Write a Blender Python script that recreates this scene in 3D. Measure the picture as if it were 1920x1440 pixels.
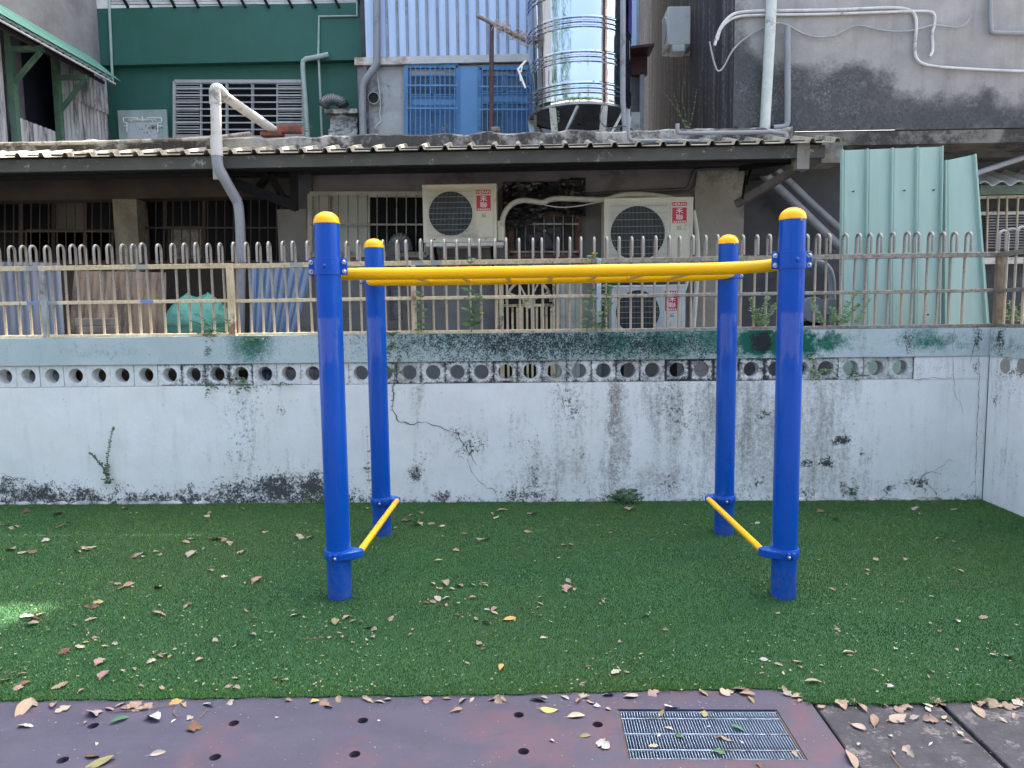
import bpy, bmesh, math, random
import numpy as np
from mathutils import Vector, Matrix
rnd = random.Random(7)
rng = np.random.default_rng(11)
for o in list(bpy.data.objects): bpy.data.objects.remove(o)
scene = bpy.context.scene
C = scene.collection
# ------------------------------------------------------------------ camera
FPX, CH, YAW, PITCH, ROLL = 1360.0, 1.45, 1.6, 5.585, 0.7
_y, _p, _r = [math.radians(a) for a in (YAW, PITCH, ROLL)]
FW = Vector((-math.sin(_y)*math.cos(_p), math.cos(_y)*math.cos(_p), -math.sin(_p)))
_R0 = Vector((math.cos(_y), math.sin(_y), 0)); _U0 = _R0.cross(FW)
RT = _R0*math.cos(_r) - _U0*math.sin(_r); UP = _U0*math.cos(_r) + _R0*math.sin(_r)
CAM = Vector((0, 0, CH))
cd = bpy.data.cameras.new('camera'); cam = bpy.data.objects.new('camera', cd); C.objects.link(cam)
cd.sensor_fit = 'HORIZONTAL'; cd.sensor_width = 36.0; cd.lens = FPX/1920*36.0
cd.clip_start = 0.05; cd.clip_end = 2000
m = Matrix((RT, UP, -FW)).transposed().to_4x4(); m.translation = CAM
cam.matrix_world = m
scene.camera = cam
# ------------------------------------------------------------------ light
SUN_EL, SUN_AZ = 55.0, 30.0            # azimuth measured from +Y (behind the houses) towards +X
world = bpy.data.worlds.new('World'); scene.world = world; world.use_nodes = True
wn = world.node_tree.nodes; wl = world.node_tree.links
sky = wn.new('ShaderNodeTexSky'); sky.sky_type = 'NISHITA'; sky.sun_disc = False
sky.sun_elevation = math.radians(SUN_EL); sky.sun_rotation = math.radians(SUN_AZ)
sky.air_density = 1.0; sky.dust_density = 8.0; sky.ozone_density = 0.1
bg = wn['Background']; bg.inputs['Strength'].default_value = 0.15
wl.new(sky.outputs[0], bg.inputs['Color'])
sl = bpy.data.lights.new('sun', 'SUN'); sl.energy = 5.0; sl.angle = math.radians(0.5); sl.color = (1.0, 0.93, 0.82)
sun = bpy.data.objects.new('sun', sl); C.objects.link(sun)
sdir = Vector((math.sin(math.radians(SUN_AZ))*math.cos(math.radians(SUN_EL)), math.cos(math.radians(SUN_AZ))*math.cos(math.radians(SUN_EL)), math.sin(math.radians(SUN_EL))))
sun.rotation_euler = sdir.to_track_quat('Z', 'Y').to_euler(); sun.location = (0, 0, 20)
vs = scene.view_settings
vs.view_transform = 'Standard'; vs.look = 'None'; vs.exposure = 2.5; vs.gamma = 1.0; vs.use_curve_mapping = False
# ------------------------------------------------------------------ pixel of the photograph -> point on a real plane
def ray(u, v): return FW + RT*((u-960)/FPX) - UP*((v-720)/FPX)
def W(u, v, Y): d = ray(u, v); return CAM + d*(Y/d.y)
def WZ(u, v, Z=0.0): d = ray(u, v); return CAM + d*((Z-CH)/d.z)
def WX(u, v, X): d = ray(u, v); return CAM + d*(X/d.x)
def proj(P):
    q = Vector(P)-CAM; z = q.dot(FW); return 960+FPX*q.dot(RT)/z, 720-FPX*q.dot(UP)/z
def R(u0, v0, u1, v1, Y):
    um, vm = (u0+u1)/2, (v0+v1)/2
    return W(u0, vm, Y).x, W(u1, vm, Y).x, W(um, v1, Y).z, W(um, v0, Y).z
# ------------------------------------------------------------------ node helpers
def h(s):
    s = s.lstrip('#'); r = [int(s[i:i+2], 16)/255 for i in (0, 2, 4)]
    return tuple((x/12.92 if x <= .04045 else ((x+.055)/1.055)**2.4) for x in r)
class N:
    def __init__(s, name):
        s.m = bpy.data.materials.new(name); s.m.use_nodes = True; s.t = s.m.node_tree
        s.b = s.t.nodes['Principled BSDF']; s._co = None; s._pos = None
    def new(s, t): return s.t.nodes.new(t)
    def lk(s, a, b): s.t.links.new(a, b)
    def put(s, sock, v):
        if isinstance(v, bpy.types.NodeSocket): s.lk(v, sock)
        elif isinstance(v, (tuple, list)) and sock.type == 'RGBA' and len(v) == 3: sock.default_value = (*v, 1)
        else: sock.default_value = v
    def co(s):
        if s._co is None: s._co = s.new('ShaderNodeTexCoord').outputs['Object']
        return s._co
    def pos(s):
        if s._pos is None: s._pos = s.new('ShaderNodeNewGeometry').outputs['Position']
        return s._pos
    def scl(s, vec, sc):
        n = s.new('ShaderNodeVectorMath'); n.operation = 'MULTIPLY'; s.lk(vec, n.inputs[0]); n.inputs[1].default_value = sc; return n.outputs[0]
    def noise(s, scale=8, det=4, ro=.6, vec=None, dist=0.0):
        n = s.new('ShaderNodeTexNoise'); n.inputs['Scale'].default_value = scale; n.inputs['Detail'].default_value = det
        n.inputs['Roughness'].default_value = ro; n.inputs['Distortion'].default_value = dist
        s.lk(vec if vec is not None else s.co(), n.inputs['Vector']); return n.outputs['Fac']
    def attr(s, name, out='Fac'):
        n = s.new('ShaderNodeAttribute'); n.attribute_name = name; return n.outputs[out]
    def ma(s, op, a, b=0.0, c=None, clamp=False):
        n = s.new('ShaderNodeMath'); n.operation = op; n.use_clamp = clamp
        s.put(n.inputs[0], a); s.put(n.inputs[1], b)
        if c is not None: s.put(n.inputs[2], c)
        return n.outputs[0]
    def mr(s, v, a, b, c=0.0, d=1.0, smooth=False):
        n = s.new('ShaderNodeMapRange'); n.interpolation_type = 'SMOOTHSTEP' if smooth else 'LINEAR'
        s.put(n.inputs[0], v)
        for i, x in enumerate((a, b, c, d)): n.inputs[1+i].default_value = x
        return n.outputs[0]
    def mix(s, f, a, b):
        n = s.new('ShaderNodeMix'); n.data_type = 'RGBA'; s.put(n.inputs[0], f); s.put(n.inputs[6], a); s.put(n.inputs[7], b); return n.outputs[2]
    def orand(s): return s.new('ShaderNodeObjectInfo').outputs['Random']
    def ocol(s): return s.new('ShaderNodeObjectInfo').outputs['Color']
    def bump(s, hgt, strength=.3, dist=.01):
        n = s.new('ShaderNodeBump'); n.inputs['Strength'].default_value = strength; n.inputs['Distance'].default_value = dist
        s.lk(hgt, n.inputs['Height']); s.lk(n.outputs[0], s.b.inputs['Normal'])
    def out(s, col=None, rough=None, metal=None, spec=None):
        if col is not None: s.put(s.b.inputs['Base Color'], col)
        if rough is not None: s.put(s.b.inputs['Roughness'], rough)
        if metal is not None: s.put(s.b.inputs['Metallic'], metal)
        if spec is not None: s.b.inputs['Specular IOR Level'].default_value = spec
        return s.m
MATS = {}
def mat(name, c1, c2=None, rough=.6, metal=0.0, ns=6, lo=.35, hi=.65, bump=0.0, bs=60, rv=0.0, dirt=None, da=.5, dsc=14, stretch=None, spec=.5, bd=.004):
    """plain procedural material: two-tone noise, optional speckled dirt, random value per object, relief"""
    if name in MATS: return MATS[name]
    c1 = h(c1) if isinstance(c1, str) else c1; c2 = h(c2) if isinstance(c2, str) else c2
    n = N(name); vec = n.co()
    if stretch: vec = n.scl(vec, stretch)
    col = c1
    if c2 is not None: col = n.mix(n.mr(n.noise(ns, 5, .6, vec), lo, hi), c1, c2)
    if dirt is not None:
        d = h(dirt) if isinstance(dirt, str) else dirt
        a = n.noise(dsc, 8, .75, vec); b = n.noise(dsc*.15, 3, .5, vec)
        f = n.mr(n.ma('ADD', n.ma('MULTIPLY', a, .6), n.ma('MULTIPLY', b, .6)), .72-da*.3, .78-da*.25)
        col = n.mix(n.ma('MULTIPLY', f, .85), col, d)
    if rv:
        hs = n.new('ShaderNodeHueSaturation'); n.put(hs.inputs['Color'], col)
        n.put(hs.inputs['Value'], n.mr(n.orand(), 0, 1, 1-rv, 1+rv)); col = hs.outputs[0]
    r = n.mr(n.noise(ns*2.3, 4, .6, vec), .2, .8, max(.02, rough-.12), min(1, rough+.12)) if rough > .12 else rough
    if bump: n.bump(n.noise(bs, 6, .65, vec), bump, bd)
    MATS[name] = n.out(col, r, metal, spec); return MATS[name]
# ------------------------------------------------------------------ mesh builder
class MB:
    def __init__(s): s.v = []; s.f = []; s.mi = []; s.cur = 0
    def add(s, vs, fs):
        k = len(s.v); s.v += [tuple(p) for p in vs]
        for f in fs: s.f.append(tuple(i+k for i in f)); s.mi.append(s.cur)
        return s
    def quad(s, a, b, c, d): return s.add([a, b, c, d], [(0, 1, 2, 3)])
    def box(s, x0, x1, y0, y1, z0, z1):
        return s.add([(x0,y0,z0),(x1,y0,z0),(x1,y1,z0),(x0,y1,z0),(x0,y0,z1),(x1,y0,z1),(x1,y1,z1),(x0,y1,z1)],
                     [(0,3,2,1),(4,5,6,7),(0,1,5,4),(1,2,6,5),(2,3,7,6),(3,0,4,7)])
    def bar(s, p, q, w, hh, up=(0,0,1)):
        p = Vector(p); q = Vector(q); d = (q-p).normalized(); up = Vector(up)
        if abs(d.dot(up)) > .98: up = Vector((0,1,0))
        a = d.cross(up).normalized()*(w/2); b = a.cross(d).normalized()*(hh/2)
        vs = [p-a-b, p+a-b, p+a+b, p-a+b, q-a-b, q+a-b, q+a+b, q-a+b]
        return s.add(vs, [(3,2,1,0),(4,5,6,7),(0,1,5,4),(1,2,6,5),(2,3,7,6),(3,0,4,7)])
    def tube(s, path, r, seg=8, cap=True):
        P = [Vector(p) for p in path]; n = len(P); rr = r if isinstance(r, (list, tuple)) else [r]*n
        t0 = (P[1]-P[0]).normalized(); a = t0.orthogonal().normalized()
        vs = []; pt = t0
        for i in range(n):
            t = ((P[min(i+1,n-1)]-P[i]).normalized() + (P[i]-P[max(i-1,0)]).normalized())
            t = t.normalized() if t.length > 1e-6 else pt
            ax = pt.cross(t)
            if ax.length > 1e-6: a = Matrix.Rotation(pt.angle(t), 3, ax.normalized()) @ a
            a = (a - t*a.dot(t)).normalized(); b = t.cross(a); pt = t
            for k in range(seg):
                an = 2*math.pi*k/seg; vs.append(P[i] + (a*math.cos(an)+b*math.sin(an))*rr[i])
        fs = []
        for i in range(n-1):
            for k in range(seg):
                k2 = (k+1) % seg; fs.append((i*seg+k, i*seg+k2, (i+1)*seg+k2, (i+1)*seg+k))
        if cap: fs += [tuple(range(seg))[::-1], tuple((n-1)*seg+k for k in range(seg))]
        return s.add(vs, fs)
    def lathe(s, prof, c, seg=24, axis='z', cap=True):
        vs = []; fs = []; c = Vector(c); n = len(prof)
        for r, z in prof:
            for k in range(seg):
                an = 2*math.pi*k/seg; x, y = r*math.cos(an), r*math.sin(an)
                p = {'z': (x, y, z), 'y': (x, z, y), 'x': (z, x, y)}[axis]; vs.append(c+Vector(p))
        for i in range(n-1):
            for k in range(seg):
                k2 = (k+1) % seg; q = (i*seg+k, i*seg+k2, (i+1)*seg+k2, (i+1)*seg+k)
                fs.append(q if axis != 'y' else q[::-1])
        if cap: fs += [tuple(range(seg))[::-1], tuple((n-1)*seg+k for k in range(seg))]
        return s.add(vs, fs)
    def corr(s, o, ax, up, width, length, pitch, depth, nrm, prof='sine', th=.004, sub=8):
        """corrugated sheet: o corner, ax across ribs, up along ribs, nrm outward"""
        o = Vector(o); ax = Vector(ax).normalized(); up = Vector(up).normalized(); nrm = Vector(nrm).normalized()
        pts = []
        if prof == 'sine':
            n = max(2, int(width/pitch*sub)); pts = [(width*i/n, depth*.5*math.sin(2*math.pi*width*i/n/pitch)) for i in range(n+1)]
        else:                                   # trapezoid ribs
            x = 0.0; a, b = prof                # a flat share, b ramp share
            while x < width-1e-4:
                for dx, d in ((0, 0), (a*pitch, 0), ((a+b)*pitch, depth), ((1-b)*pitch, depth)):
                    if x+dx <= width: pts.append((x+dx, d))
                x += pitch
            pts.append((width, 0))
        vs = []
        for x, d in pts:
            for t in (0, th):
                for l in (0, length): vs.append(o+ax*x+nrm*(d-t)+up*l)
        fs = []
        for i in range(len(pts)-1):
            a = i*4; b = a+4
            fs += [(a, b, b+1, a+1), (a+2, a+3, b+3, b+2), (a, a+2, b+2, b), (a+1, b+1, b+3, a+3)]
        e = (len(pts)-1)*4
        fs += [(0, 1, 3, 2), (e, e+2, e+3, e+1)]
        return s.add(vs, fs)
    def ring(s, x0, x1, z0, z1, cx, cz, r, y0, y1, seg=32):
        """plate in XZ with a round hole, thickness y0(front)..y1(back)"""
        vs = []
        for k in range(seg):
            an = 2*math.pi*k/seg + math.pi/seg*0; c, sn = math.cos(an), math.sin(an)
            tx = ((x1-cx) if c > 0 else (cx-x0))/max(abs(c), 1e-6); tz = ((z1-cz) if sn > 0 else (cz-z0))/max(abs(sn), 1e-6)
            t = min(tx, tz); ox, oz = cx+c*t, cz+sn*t
            vs += [(ox, y0, oz), (cx+c*r, y0, cz+sn*r), (ox, y1, oz), (cx+c*r, y1, cz+sn*r)]
        cor = [(x1,z1),(x0,z1),(x0,z0),(x1,z0)]
        fs = []
        for k in range(seg):
            a = k*4; b = ((k+1) % seg)*4
            fs += [(a, b, b+1, a+1)[::-1], (a+2, b+2, b+3, a+3), (a+1, b+1, b+3, a+3)[::-1], (a, a+2, b+2, b)]
        base = len(s.v); s.add(vs, fs)
        for (X, Z) in cor:                      # fill the corners the fan cuts off
            best = None
            for k in range(seg):
                p = vs[k*4]; q = vs[((k+1) % seg)*4]
                if (abs(p[0]-X) < 1e-6) != (abs(q[0]-X) < 1e-6) and abs(p[0]-X)+abs(p[2]-Z)+abs(q[0]-X)+abs(q[2]-Z) < (x1-x0+z1-z0)*.8:
                    best = (p, q)
            if best:
                p, q = best; kk = len(s.v)
                s.v += [(X, y0, Z), (X, y1, Z)]
                ip = base+vs.index(p); iq = base+vs.index(q)
                s.f.append((ip, iq, kk)[::-1]); s.mi.append(s.cur); s.f.append((ip+2, iq+2, kk+1)); s.mi.append(s.cur)
                s.f.append((ip, kk, kk+1, ip+2)); s.mi.append(s.cur); s.f.append((kk, iq, iq+2, kk+1)); s.mi.append(s.cur)
        return s
def origin(o):
    v = Vector((0,0,0))
    while o is not None: v = v + o.location; o = o.parent
    return v
def mk(name, mb, mats, parent=None, loc=None, smooth=True, bevel=0.0):
    """ONE mesh object; builder coordinates are world coordinates"""
    off = Vector(loc) if loc is not None else (origin(parent) if parent is not None else Vector((0,0,0)))
    me = bpy.data.meshes.new(name)
    me.from_pydata([(p[0]-off.x, p[1]-off.y, p[2]-off.z) for p in mb.v], [], mb.f)
    mats = mats if isinstance(mats, (list, tuple)) else [mats]
    for mm in mats: me.materials.append(mm)
    if len(mats) > 1: me.polygons.foreach_set('material_index', mb.mi)
    if smooth: me.shade_smooth(); me.set_sharp_from_angle(angle=math.radians(38))
    me.update()
    o = bpy.data.objects.new(name, me); C.objects.link(o)
    if parent is not None: o.parent = parent
    elif loc is not None: o.location = loc
    if bevel:
        b = o.modifiers.new('bevel', 'BEVEL'); b.width = bevel; b.segments = 2; b.limit_method = 'ANGLE'; b.angle_limit = math.radians(50)
    return o
def thing(name, label, cat, loc, group=None):
    o = bpy.data.objects.new(name, None); o.empty_display_size = .1; C.objects.link(o); o.location = loc
    o['label'] = label; o['category'] = cat
    if group: o['group'] = group
    return o
def solo(name, mb, mats, label, cat, group=None, **k):
    V = mb.v; n = len(V)
    xs = [p[0] for p in V]; ys = [p[1] for p in V]; zs = [p[2] for p in V]
    loc = Vector(((min(xs)+max(xs))/2, (min(ys)+max(ys))/2, min(zs)))
    o = mk(name, mb, mats, None, loc, **k); o['label'] = label; o['category'] = cat
    if group: o['group'] = group
    return o
def struct(name, mb, mats, parent=None, **k):
    o = mk(name, mb, mats, parent, **k)
    if parent is None: o['kind'] = 'structure'
    return o
def clone(src, parent, dloc):
    o = src.copy(); C.objects.link(o); o.parent = parent; o.location = Vector(src.location)+Vector(dloc); return o
def arc(c, r, a0, a1, n, e1, e2):
    c = Vector(c); e1 = Vector(e1); e2 = Vector(e2)
    return [c + e1*(r*math.cos(a0+(a1-a0)*i/n)) + e2*(r*math.sin(a0+(a1-a0)*i/n)) for i in range(n+1)]
def smoothpath(P, it=2):
    P = [Vector(p) for p in P]
    for _ in range(it):
        Q = [P[0]]
        for a, b in zip(P, P[1:]): Q += [a*.75+b*.25, a*.25+b*.75]
        P = Q+[P[-1]]
    return P
_L = rng.random((64, 64))
def vnoise(x, y):
    xi = np.floor(x).astype(int); yi = np.floor(y).astype(int); fx = x-xi; fy = y-yi
    fx = fx*fx*(3-2*fx); fy = fy*fy*(3-2*fy); g = lambda i, j: _L[i % 64, j % 64]
    return (g(xi, yi)*(1-fx)+g(xi+1, yi)*fx)*(1-fy)+(g(xi, yi+1)*(1-fx)+g(xi+1, yi+1)*fx)*fy
def fbm(x, y, o=4):
    s = 0; a = .5
    for k in range(o): s = s+a*vnoise(x*2**k+k*7.3, y*2**k+k*3.1); a *= .5
    return s/(1-.5**o)
def grid(name, P, nu, nv, mats, parent, attrs):
    """P: (nv+1, nu+1, 3) world coordinates; attrs: name -> (nv+1, nu+1) float"""
    off = origin(parent) if parent is not None else Vector((0,0,0))
    v = (P.reshape(-1, 3)-np.array(off)).tolist(); st = nu+1
    f = [(j*st+i, j*st+i+1, (j+1)*st+i+1, (j+1)*st+i) for j in range(nv) for i in range(nu)]
    me = bpy.data.meshes.new(name); me.from_pydata(v, [], f); me.materials.append(mats); me.shade_smooth()
    for k, a in attrs.items():
        at = me.attributes.new(k, 'FLOAT', 'POINT'); at.data.foreach_set('value', a.reshape(-1).astype(np.float32))
    o = bpy.data.objects.new(name, me); C.objects.link(o)
    if parent is not None: o.parent = parent
    return o
def projnp(P):
    q = P-np.array(CAM); z = q@np.array(FW)
    return 960+FPX*(q@np.array(RT))/z, 720-FPX*(q@np.array(UP))/z
def blobs(U, V, L, jit=14):
    """sum of soft blobs with ragged outlines: (u, v, ru, rv, strength)"""
    out = np.zeros_like(U)
    ju = (fbm(U/23, V/23)-.5)*jit*2; jv = (fbm(U/19+9, V/21+4)-.5)*jit*2
    for u, v, ru, rv, s in L:
        d = ((U+ju-u)/ru)**2+((V+jv-v)/rv)**2; out = np.maximum(out, s*np.exp(-d*.8))
    return out
# ================================================================== GROUND
YW = 5.46
n = N('ground_earth'); struct('ground', MB().quad((-400,-400,-.3),(400,-400,-.3),(400,400,-.3),(-400,400,-.3)),
    n.out(n.mix(n.noise(.8, 6), h('#8a8578'), h('#6d6a62')), .9))
struct('alley_floor', MB().box(-30, 30, YW+.19, 20, -.29, 0), mat('alley_concrete', '#77756f', '#5b5a57', .85, bump=.3))
# painted pavement with drilled holes and a grate opening
HOLES = [WZ(u, v) for u, v in ((180,1358),(443,1353),(400,1417),(683,1353),(667,1412),(975,1341),(986,1408),(120,1424),(1118,1357))]
GX0, GX1, GY0, GY1 = .30, .88, 2.24, 2.54
XR = 1.02
n = N('painted_pavement')
red = n.attr('red'); blue = n.attr('pale')
f1 = n.noise(9, 8, .72, n.pos()); f2 = n.noise(70, 5, .7, n.pos()); f3 = n.noise(2.2, 4, .6, n.scl(n.pos(), (1, 3, 1)))
base = n.mix(n.mr(f3, .3, .7), h('#333447'), h('#3d3d51'))
base = n.mix(n.mr(f1, .5, .75, 0, .5), base, h('#4d4d5e'))
rm = n.mr(n.ma('ADD', red, n.ma('MULTIPLY', n.ma('SUBTRACT', f1, .5), 3.2)), .25, .95)
base = n.mix(n.ma('MULTIPLY', rm, .65), base, h('#523a46'))
sp = n.mr(n.noise(160, 3, .6, n.pos()), .70, .76)
base = n.mix(n.ma('MULTIPLY', sp, .5), base, h('#a9a7ab'))
base = n.mix(n.ma('MULTIPLY', n.mr(n.noise(6, 9, .82, n.scl(n.pos(), (1, 2.2, 1))), .54, .66), .5), base, h('#33343c'))
n.bump(n.ma('ADD', n.ma('MULTIPLY', f1, .5), n.ma('MULTIPLY', f2, .3)), .35, .004)
PAVE = n.out(base, n.mr(f1, .3, .7, .5, .75))
def paving():
    g = .02; x0, x1, y0, y1 = -2.9, XR, 1.9, 2.78
    nx = int(round((x1-x0)/g)); ny = int(round((y1-y0)/g))
    cut = set(); hs = []
    for p in HOLES:
        i = int(round((p.x-x0)/g)); j = int(round((p.y-y0)/g))
        for a in range(-2, 2):
            for b in range(-2, 2): cut.add((i+a, j+b))
        hs.append((x0+i*g, y0+j*g))
    for i in range(int(round((GX0-x0)/g)), int(round((GX1-x0)/g))):
        for j in range(int(round((GY0-y0)/g)), int(round((GY1-y0)/g))): cut.add((i, j))
    mb = MB()
    mb.v = [(x0+i*g, y0+j*g, 0) for j in range(ny+1) for i in range(nx+1)]
    for j in range(ny):
        for i in range(nx):
            if (i, j) not in cut: mb.f.append((j*(nx+1)+i, j*(nx+1)+i+1, (j+1)*(nx+1)+i+1, (j+1)*(nx+1)+i)); mb.mi.append(0)
    for (x, y) in hs:
        k = MB().ring(x-.04, x+.04, y-.04, y+.04, x, y, .019, 0, .045, 20)
        mb.add([(a, c, -b) for a, b, c in k.v], [f[::-1] if False else f for f in k.f])
        mb.cur = 1; mb.add([(x+.03*math.cos(t*.6283), y+.03*math.sin(t*.6283), -.044) for t in range(10)], [tuple(range(10))]); mb.cur = 0
    xg0, xg1 = x0+round((GX0-x0)/g)*g, x0+round((GX1-x0)/g)*g; yg0, yg1 = y0+round((GY0-y0)/g)*g, y0+round((GY1-y0)/g)*g
    for a, b in (((xg0,yg0),(xg1,yg0)),((xg1,yg0),(xg1,yg1)),((xg1,yg1),(xg0,yg1)),((xg0,yg1),(xg0,yg0))):
        mb.quad((*a,0),(*a,-.24),(*b,-.24),(*b,0))
    mb.cur = 1; mb.quad((xg0,yg0,-.24),(xg1,yg0,-.24),(xg1,yg1,-.24),(xg0,yg1,-.24)); mb.cur = 0
    mb.quad((-16,-16,0),(16,-16,0),(16,y0,0),(-16,y0,0)); mb.quad((-16,y0,0),(x0,y0,0),(x0,y1,0),(-16,y1,0))
    o = struct('pavement', mb, [PAVE, mat('pit_dark', '#1c1b1a', '#2c2824', .95)], smooth=False)  # near-black floor of the drilled holes and grate pit
    P = np.array([list(v) for v in mb.v]); P[:,1] = np.maximum(P[:,1], 1.2); U, V = projnp(P)
    L = [(430,1370,35,20,.9),(410,1400,40,30,.9),(380,1440,50,25,.8),(650,1350,40,20,.55),(660,1420,70,35,.75),(930,1360,90,40,.85),(1010,1400,130,50,.8),(1130,1370,40,40,1.1),
         (1160,1320,70,16,.7),(1300,1300,160,14,.6),(1500,1340,30,40,1.0),(1540,1400,40,40,1.0),(1400,1440,160,16,.9),(1250,1440,90,16,.8),(60,1330,90,12,.4),(180,1335,60,15,.35),(110,1425,40,20,.4),(290,1330,60,12,.3),(760,1440,60,30,.5),(20,1335,60,20,.5)]
    for nm, a in (('red', blobs(U, V, L, 10)),):
        at = o.data.attributes.new(nm, 'FLOAT', 'POINT'); at.data.foreach_set('value', a.astype(np.float32))
    return o
pave = paving()
RUB = mat('black_rubber', '#3a3c44', '#2c2e34', .85, ns=12, bump=.5, bs=260, dirt='#6a6869', da=.25, dsc=60)
for a, b, c, d in ((XR+.012, 1.485, 2.70, 1.55), (1.503, 1.99, 2.69, 1.55), (2.0, 2.48, 2.69, 1.55), (XR+.012, 1.485, 1.54, .5), (1.5, 1.99, 1.54, .5)):
    mk('rubber_tile', MB().box(a, b, d, c, -.04, -.003), RUB, pave, bevel=.006)
struct('tile_bed', MB().quad((XR,-16,-.045),(16,-16,-.045),(16,2.75,-.045),(XR,2.75,-.045)), mat('pit_dark', '#1c1b1a'))
# ------------------------------------------------------------------ turf
EDGE = [WZ(u, v) for u, v in ((-600,1322),(-100,1318),(0,1315),(300,1312),(600,1307),(900,1304),(1100,1299),(1300,1294),(1420,1292),(1490,1297),(1514,1320),(1640,1323),(1800,1317),(1930,1312),(2300,1305))]
EX = np.array([p.x for p in EDGE]); EY = np.array([p.y for p in EDGE])
XS = 3.385                              # the side wall's face
mb = MB()
xs = np.linspace(-7, XS, 210)
ye = np.interp(xs, EX, EY)+.004*np.sin(xs*17)+.006*np.sin(xs*41+1)
for i in range(len(xs)-1):
    mb.quad((xs[i], ye[i], .006), (xs[i+1], ye[i+1], .006), (xs[i+1], YW+.05, .006), (xs[i], YW+.05, .006))
    mb.quad((xs[i], ye[i], 0.0005), (xs[i+1], ye[i+1], 0.0005), (xs[i+1], ye[i+1], .006), (xs[i], ye[i], .006))
n = N('turf_backing'); struct('turf_mat', mb, n.out(n.mix(n.noise(30, 5, .6, n.pos()), h('#123a22'), h('#1c4a2a')), .95), smooth=False)
def turf():
    NB = 520000
    x = rng.uniform(-4.6, XS-.01, NB); t = rng.random(NB); yl = np.interp(x, EX, EY)+rng.normal(-.004, .007, NB)
    y = yl+(YW-.01-yl)*t**1.35
    px = 960+FPX*(x/np.maximum(y, .1)); keep = (px > -150) & (px < 2080)
    x, y = x[keep], y[keep]; k = len(x)
    far = np.clip((y-2.6)/2.8, 0, 1)
    hgt = rng.uniform(.008, .0145, k); wd = rng.uniform(.0018, .0030, k)*(1+.9*far)
    a = rng.uniform(0, 2*np.pi, k); ln = rng.uniform(.0, .008, k); la = rng.normal(-1.2, 1.6, k)
    dx, dy = np.cos(a)*wd/2, np.sin(a)*wd/2; z0 = np.full(k, .004)
    mx, my = x+np.cos(la)*ln*.35, y+np.sin(la)*ln*.35; tx, ty = x+np.cos(la)*ln, y+np.sin(la)*ln
    v = np.stack([np.stack([x-dx, y-dy, z0], 1), np.stack([x+dx, y+dy, z0], 1), np.stack([mx+dx*.8, my+dy*.8, z0+hgt*.6], 1), np.stack([tx, ty, z0+hgt], 1)], 1).reshape(-1, 3)
    idx = np.arange(k)*4; tri = np.stack([np.stack([idx, idx+1, idx+2], 1), np.stack([idx, idx+2, idx+3], 1)], 1).reshape(-1)
    me = bpy.data.meshes.new('artificial_grass'); me.vertices.add(k*4); me.vertices.foreach_set('co', v.reshape(-1).astype(np.float32))
    me.loops.add(k*6); me.loops.foreach_set('vertex_index', tri.astype(np.int32)); me.polygons.add(k*2)
    me.polygons.foreach_set('loop_start', np.arange(0, k*6, 3, dtype=np.int32)); me.polygons.foreach_set('loop_total', np.full(k*2, 3, np.int32))
    at = me.attributes.new('tint', 'FLOAT', 'POINT'); at.data.foreach_set('value', np.repeat(rng.random(k), 4).astype(np.float32))
    me.update(); me.validate()
    n = N('turf_fibre'); tn = n.attr('tint'); big = n.noise(1.3, 4, .6, n.pos()); mid = n.noise(12, 4, .6, n.pos())
    c = n.mix(tn, h('#456f36'), h('#608c4a')); c = n.mix(n.mr(big, .35, .65, 0, .6), c, h('#628a42'))
    c = n.mix(n.mr(mid, .45, .75, 0, .4), c, h('#23653a')); c = n.mix(n.mr(tn, .93, 1, 0, .25), c, h('#8fbb86'))
    nap = n.noise(1.1, 5, .65, n.scl(n.pos(), (1, 2.5, 1))); c = n.mix(n.mr(nap, .42, .68, 0, .5), c, h('#24512c')); ol = n.noise(.55, 3, .5, n.pos()); c = n.mix(n.mr(ol, .42, .6, 0, .55), c, h('#6b7f38'))  # olive patches carry the yellow lens-glare cast in the fibre colour
    n.b.inputs['Subsurface Weight'].default_value = 0
    me.materials.append(n.out(c, .55, 0, .35))
    o = bpy.data.objects.new('artificial_grass', me); C.objects.link(o)
    o['kind'] = 'stuff'; o['label'] = 'short green artificial grass pile covering the yard'; o['category'] = 'grass'
turf()
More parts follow.
